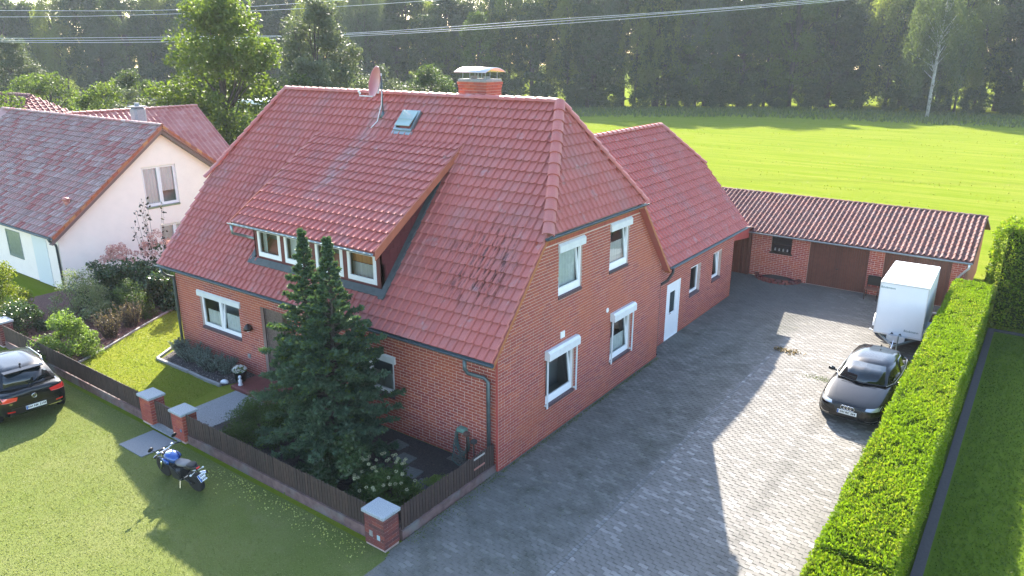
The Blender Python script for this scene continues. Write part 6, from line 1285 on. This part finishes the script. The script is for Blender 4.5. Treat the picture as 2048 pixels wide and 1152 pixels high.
mb = MB(); mb.tube([(.12, -.7, .16), (.12, -.7, .85)], .025, 8); mb.tube([(.12, -.7, .85), (.22, -.7, .86)], .012, 6); mb.lathe([(.02, -.03), (.11, -.03), (.11, .03), (.02, .03)], 14, Matrix.Translation((.12, -.7, .11)) @ Matrix.Rotation(math.pi / 2, 4, 'Y')); part('jockey_wheel', mb, M_zinc, TR, local=True)
for s in (-.16, .1): mb = MB(); mb.prism([(s - .05, -.012, .66), (s + .05, -.012, .66), (s, -.012, .72)], (0, -.03, 0)); part('rubber_wedge', mb, M_dark, TR, local=True)
M_let = mat('grey green lettering', (.12, .2, .19), .6)
for px_, pz_, sz in ((-.5, 2.3, .11), (.42, .84, .11)):
    me = text('Böckmann', sz, .001, .001); me.transform(basis((px_, -.003, pz_), (1, 0, 0), (0, -1, 0))); link('lettering', me, M_let, TR, local=True)
part('axle', MB().tube([(-.8, 1.75, .31), (.8, 1.75, .31)], .035, 8), M_zincd, TR, local=True); part('chassis', MB().box(-.7, .7, .2, 3.0, .5, .61), M_zincd, TR, local=True)

# naked motorcycle on its side stand, nose towards the garden gate
MO = thing('motorcycle', 'black and blue motorcycle leaning on its stand on the lawn by the fence', 'motorcycle', (-5.42, -4.93, -.02)); MO.scale = (.9, .9, .9); MO.rotation_euler = (0, -.17, math.pi / 2 + .06)
for y, w, nm in ((0, .16, 'rear_wheel'), (1.39, .11, 'front_wheel')):
    M = Matrix.Translation((0, y, .30)) @ Matrix.Rotation(math.pi / 2, 4, 'Y'); mb = MB(); mb.lathe([(.215, -w * .42), (.26, -w / 2), (.29, -w * .36), (.302, 0), (.29, w * .36), (.26, w / 2), (.215, w * .42)], 28, M); wl = part(nm, mb, M_dark, MO, True, True)
    mb = MB(); mb.lathe([(.22, -w * .4), (.22, w * .4), (.195, w * .3), (.195, -w * .3)], 24, M)
    for k in range(10): q = 2 * math.pi * k / 10; mb.tube([M @ V3((.03 * math.cos(q), .03 * math.sin(q), 0)), M @ V3((.2 * math.cos(q), .2 * math.sin(q), 0))], .012, 5)
    mb.lathe([(.04, -w * .5), (.04, w * .5)], 10, M); mb.lathe([(.06, w * .4), (.13, w * .4), (.13, w * .44), (.06, w * .44)], 18, M); part('rim', mb, M_blackm, wl, local=True)
fz = lambda t: V3((0, 1.39 - .34 * t, .30 + .62 * t))
for s in (-1, 1): mb = MB(); o_ = V3((s * .1, 0, 0)); mb.tube([fz(0) + o_, fz(.55) + o_], .03, 8); mb.tube([fz(.5) + o_, fz(1.08) + o_], .022, 8); part('fork_leg', mb, M_chrome if s < 0 else M_blackm, MO, True, True)
mb = MB(); mb.box(-.13, .13, -.03, .03, -.02, .02, Matrix.Translation(fz(.78))); mb.box(-.13, .13, -.03, .03, -.02, .02, Matrix.Translation(fz(1.05))); part('fork_yoke', mb, M_blackm, MO, local=True)
hb = part('handlebar', MB().tube([(-.37, .93, 1.03), (-.22, .99, 1.05), (-.1, 1.03, 1.01), (.1, 1.03, 1.01), (.22, .99, 1.05), (.37, .93, 1.03)], .013, 8), M_chrome, MO, True, True)
for s in (-1, 1):
    part('grip', MB().tube([(s * .26, .975, 1.045), (s * .385, .925, 1.03)], .02, 8), M_dark, hb, True, True); mb = MB(); mb.tube([(s * .25, 1.02, 1.03), (s * .38, .99, 1.02)], .008, 5); mb.box(s * .22 - .03, s * .22 + .03, .98, 1.04, 1.03, 1.08); part('lever', mb, M_chrome, hb, local=True)
    mb = MB(); mb.tube([(s * .24, 1.0, 1.06), (s * .34, 1.04, 1.22)], .007, 5); mi = part('mirror_stalk', mb, M_blackm, MO, local=True); mb = MB(); mb.lathe([(.008, -.012), (.065, -.01), (.07, .0), (.06, .008), (.005, .01)], 14, Matrix.Translation((s * .36, 1.03, 1.25)) @ Matrix.Rotation(math.pi / 2, 4, 'X') @ Matrix.Diagonal((1.2, .8, 1, 1))); part('mirror', mb, M_blackm, mi, True, True)
    mb = MB(); mb.tube([(s * .05, -.2, .72), (s * .17, -.22, .72)], .008, 5); mb.lathe([(.005, -.03), (.025, -.02), (.025, .02), (.005, .03)], 8, Matrix.Translation((s * .19, -.22, .72)) @ Matrix.Rotation(math.pi / 2, 4, 'Y')); part('indicator', mb, M_alu, MO, local=True)
def loft(secs, n=14):
    mb = MB(); vs = []
    for (y, z, w, h, p) in secs:
        for k in range(n):
            q = 2 * math.pi * k / n; cx_, sx_ = math.cos(q), math.sin(q); vs.append((w * math.copysign(abs(cx_) ** p, cx_), y, z + h * math.copysign(abs(sx_) ** p, sx_)))
    m = len(secs); mb.add(vs, [(i * n + k, i * n + (k + 1) % n, (i + 1) * n + (k + 1) % n, (i + 1) * n + k) for i in range(m - 1) for k in range(n)] + [tuple(range(n - 1, -1, -1)), tuple(range((m - 1) * n, m * n))]); return mb
M_blue = mat('metallic blue', (.02, .075, .28), .25, metal=.4, coat=1.); M_silver = mat('pale silver paint', (.55, .6, .68), .25, metal=.5, coat=1.)
part('fuel_tank', loft([(.56, .80, .07, .06, .7), (.62, .82, .13, .1, .7), (.74, .86, .175, .12, .75), (.86, .88, .185, .125, .75), (.96, .87, .15, .1, .75), (1.02, .86, .08, .06, .8)]), M_blue, MO, True, True)
for s in (-1, 1): part('tank_shroud', loft([(.70, .8, .03, .05, .8), (.85, .8, .045, .09, .8), (1.02, .83, .03, .05, .8)], 10), M_blue, MO, True, True).location.x = s * .19
part('tank_top', loft([(.78, .985, .04, .012, .8), (.88, 1.0, .10, .018, .8), (.98, .965, .06, .014, .8)], 10), M_silver, MO, True, True)
part('rider_seat', loft([(.02, .86, .06, .03, .7), (.1, .855, .12, .045, .65), (.25, .83, .14, .05, .65), (.42, .79, .14, .05, .65), (.55, .8, .1, .05, .7)]), mat('grey seat vinyl', (.12, .12, .125), .5), MO, True, True)
part('passenger_seat', loft([(-.26, .93, .05, .02, .7), (-.18, .92, .1, .035, .65), (-.05, .9, .12, .04, .65), (.05, .875, .09, .03, .7)]), M_dark, MO, True, True); part('tail_fairing', loft([(-.34, .90, .03, .02, .8), (-.25, .87, .09, .05, .7), (0, .8, .12, .06, .7), (.2, .74, .1, .05, .7)]), M_blackm, MO, True, True)
part('engine', MB().rbox(-.16, .16, .42, .86, .26, .62, .05).rbox(-.13, .13, .66, .9, .5, .72, .04), mat('engine grey', (.06, .06, .062), .45, metal=.6), MO, local=True)
for s in (-1, 1): part('frame_spar', MB().tube([(s * .11, 1.02, .86), (s * .16, .8, .72), (s * .16, .48, .5), (s * .12, .36, .36)], .028, 8), M_blackm, MO, True, True); part('swingarm', MB().tube([(s * .11, .4, .38), (s * .11, 0, .3)], [.035, .025], 8), M_blackm, MO, True, True)
mb = MB(); mb.tube([(.1, .8, .3), (.12, .55, .22), (.15, .3, .24), (.16, .12, .36)], .03, 8); ex = part('exhaust', mb, M_trim, MO, True, True); mb = MB(); mb.tube([(.16, .14, .36), (.17, -.05, .46), (.18, -.3, .58)], [.045, .062, .058], 12); part('silencer', mb, M_chrome, ex, True, True)
part('headlamp', loft([(1.08, .92, .06, .07, .8), (1.16, .92, .085, .09, .8), (1.22, .91, .075, .08, .8)], 12), M_blackm, MO, True, True); part('front_mudguard', MB().tube([(0, 1.39 + .325 * math.cos(q), .30 + .325 * math.sin(q)) for q in [math.pi * (.2 + .65 * i / 8) for i in range(9)]], .05, 8, flat=.3), M_blackm, MO, True, True)
mb = MB(); mb.tube([(-.1, .55, .28), (-.22, .5, .03)], .012, 6); mb.box(-.26, -.19, .47, .53, .0, .02); part('side_stand', mb, M_chrome, MO, local=True)
for s in (-1, 1): part('foot_peg', MB().tube([(s * .12, .38, .36), (s * .25, .36, .37)], .012, 6), M_trim, MO, local=True); part('rear_peg', MB().tube([(s * .1, .12, .52), (s * .22, .1, .54)], .012, 6), M_trim, MO, local=True)
mb = MB(); mb.tube([(0, -.2, .85), (0, -.3, .65), (0, -.36, .56)], .02, 6); part('plate_holder', mb, M_blackm, MO, local=True)
plate(MO, basis((0, -.385, .58), (1, 0, 0), (0, -.85, .53)), ['DH', '6354'], .2, .2, .085)
part('tail_light', MB().rbox(-.05, .05, -.36, -.33, .875, .91, .008), M_red, MO, local=True)

# ------------------------------------------------------------------ added haze: one closed box round everything, standing in for lens veil
mh = bpy.data.materials.new('thin haze'); mh.use_nodes = True; nt = mh.node_tree; nt.nodes.remove(nt.nodes['Principled BSDF'])
pv = nt.nodes.new('ShaderNodeVolumePrincipled'); pv.inputs['Color'].default_value = (.80, .90, 1., 1); pv.inputs['Density'].default_value = .00025; pv.inputs['Anisotropy'].default_value = .2
nt.links.new(pv.outputs[0], nt.nodes['Material Output'].inputs['Volume'])
hz = link('haze', MB().box(-425, 265, -95, 425, -1.1, 33).mesh('haze'), mh); hz['kind'] = 'stuff'; hz['label'] = 'thin pale haze added to suggest lens veil'; hz['category'] = 'haze'
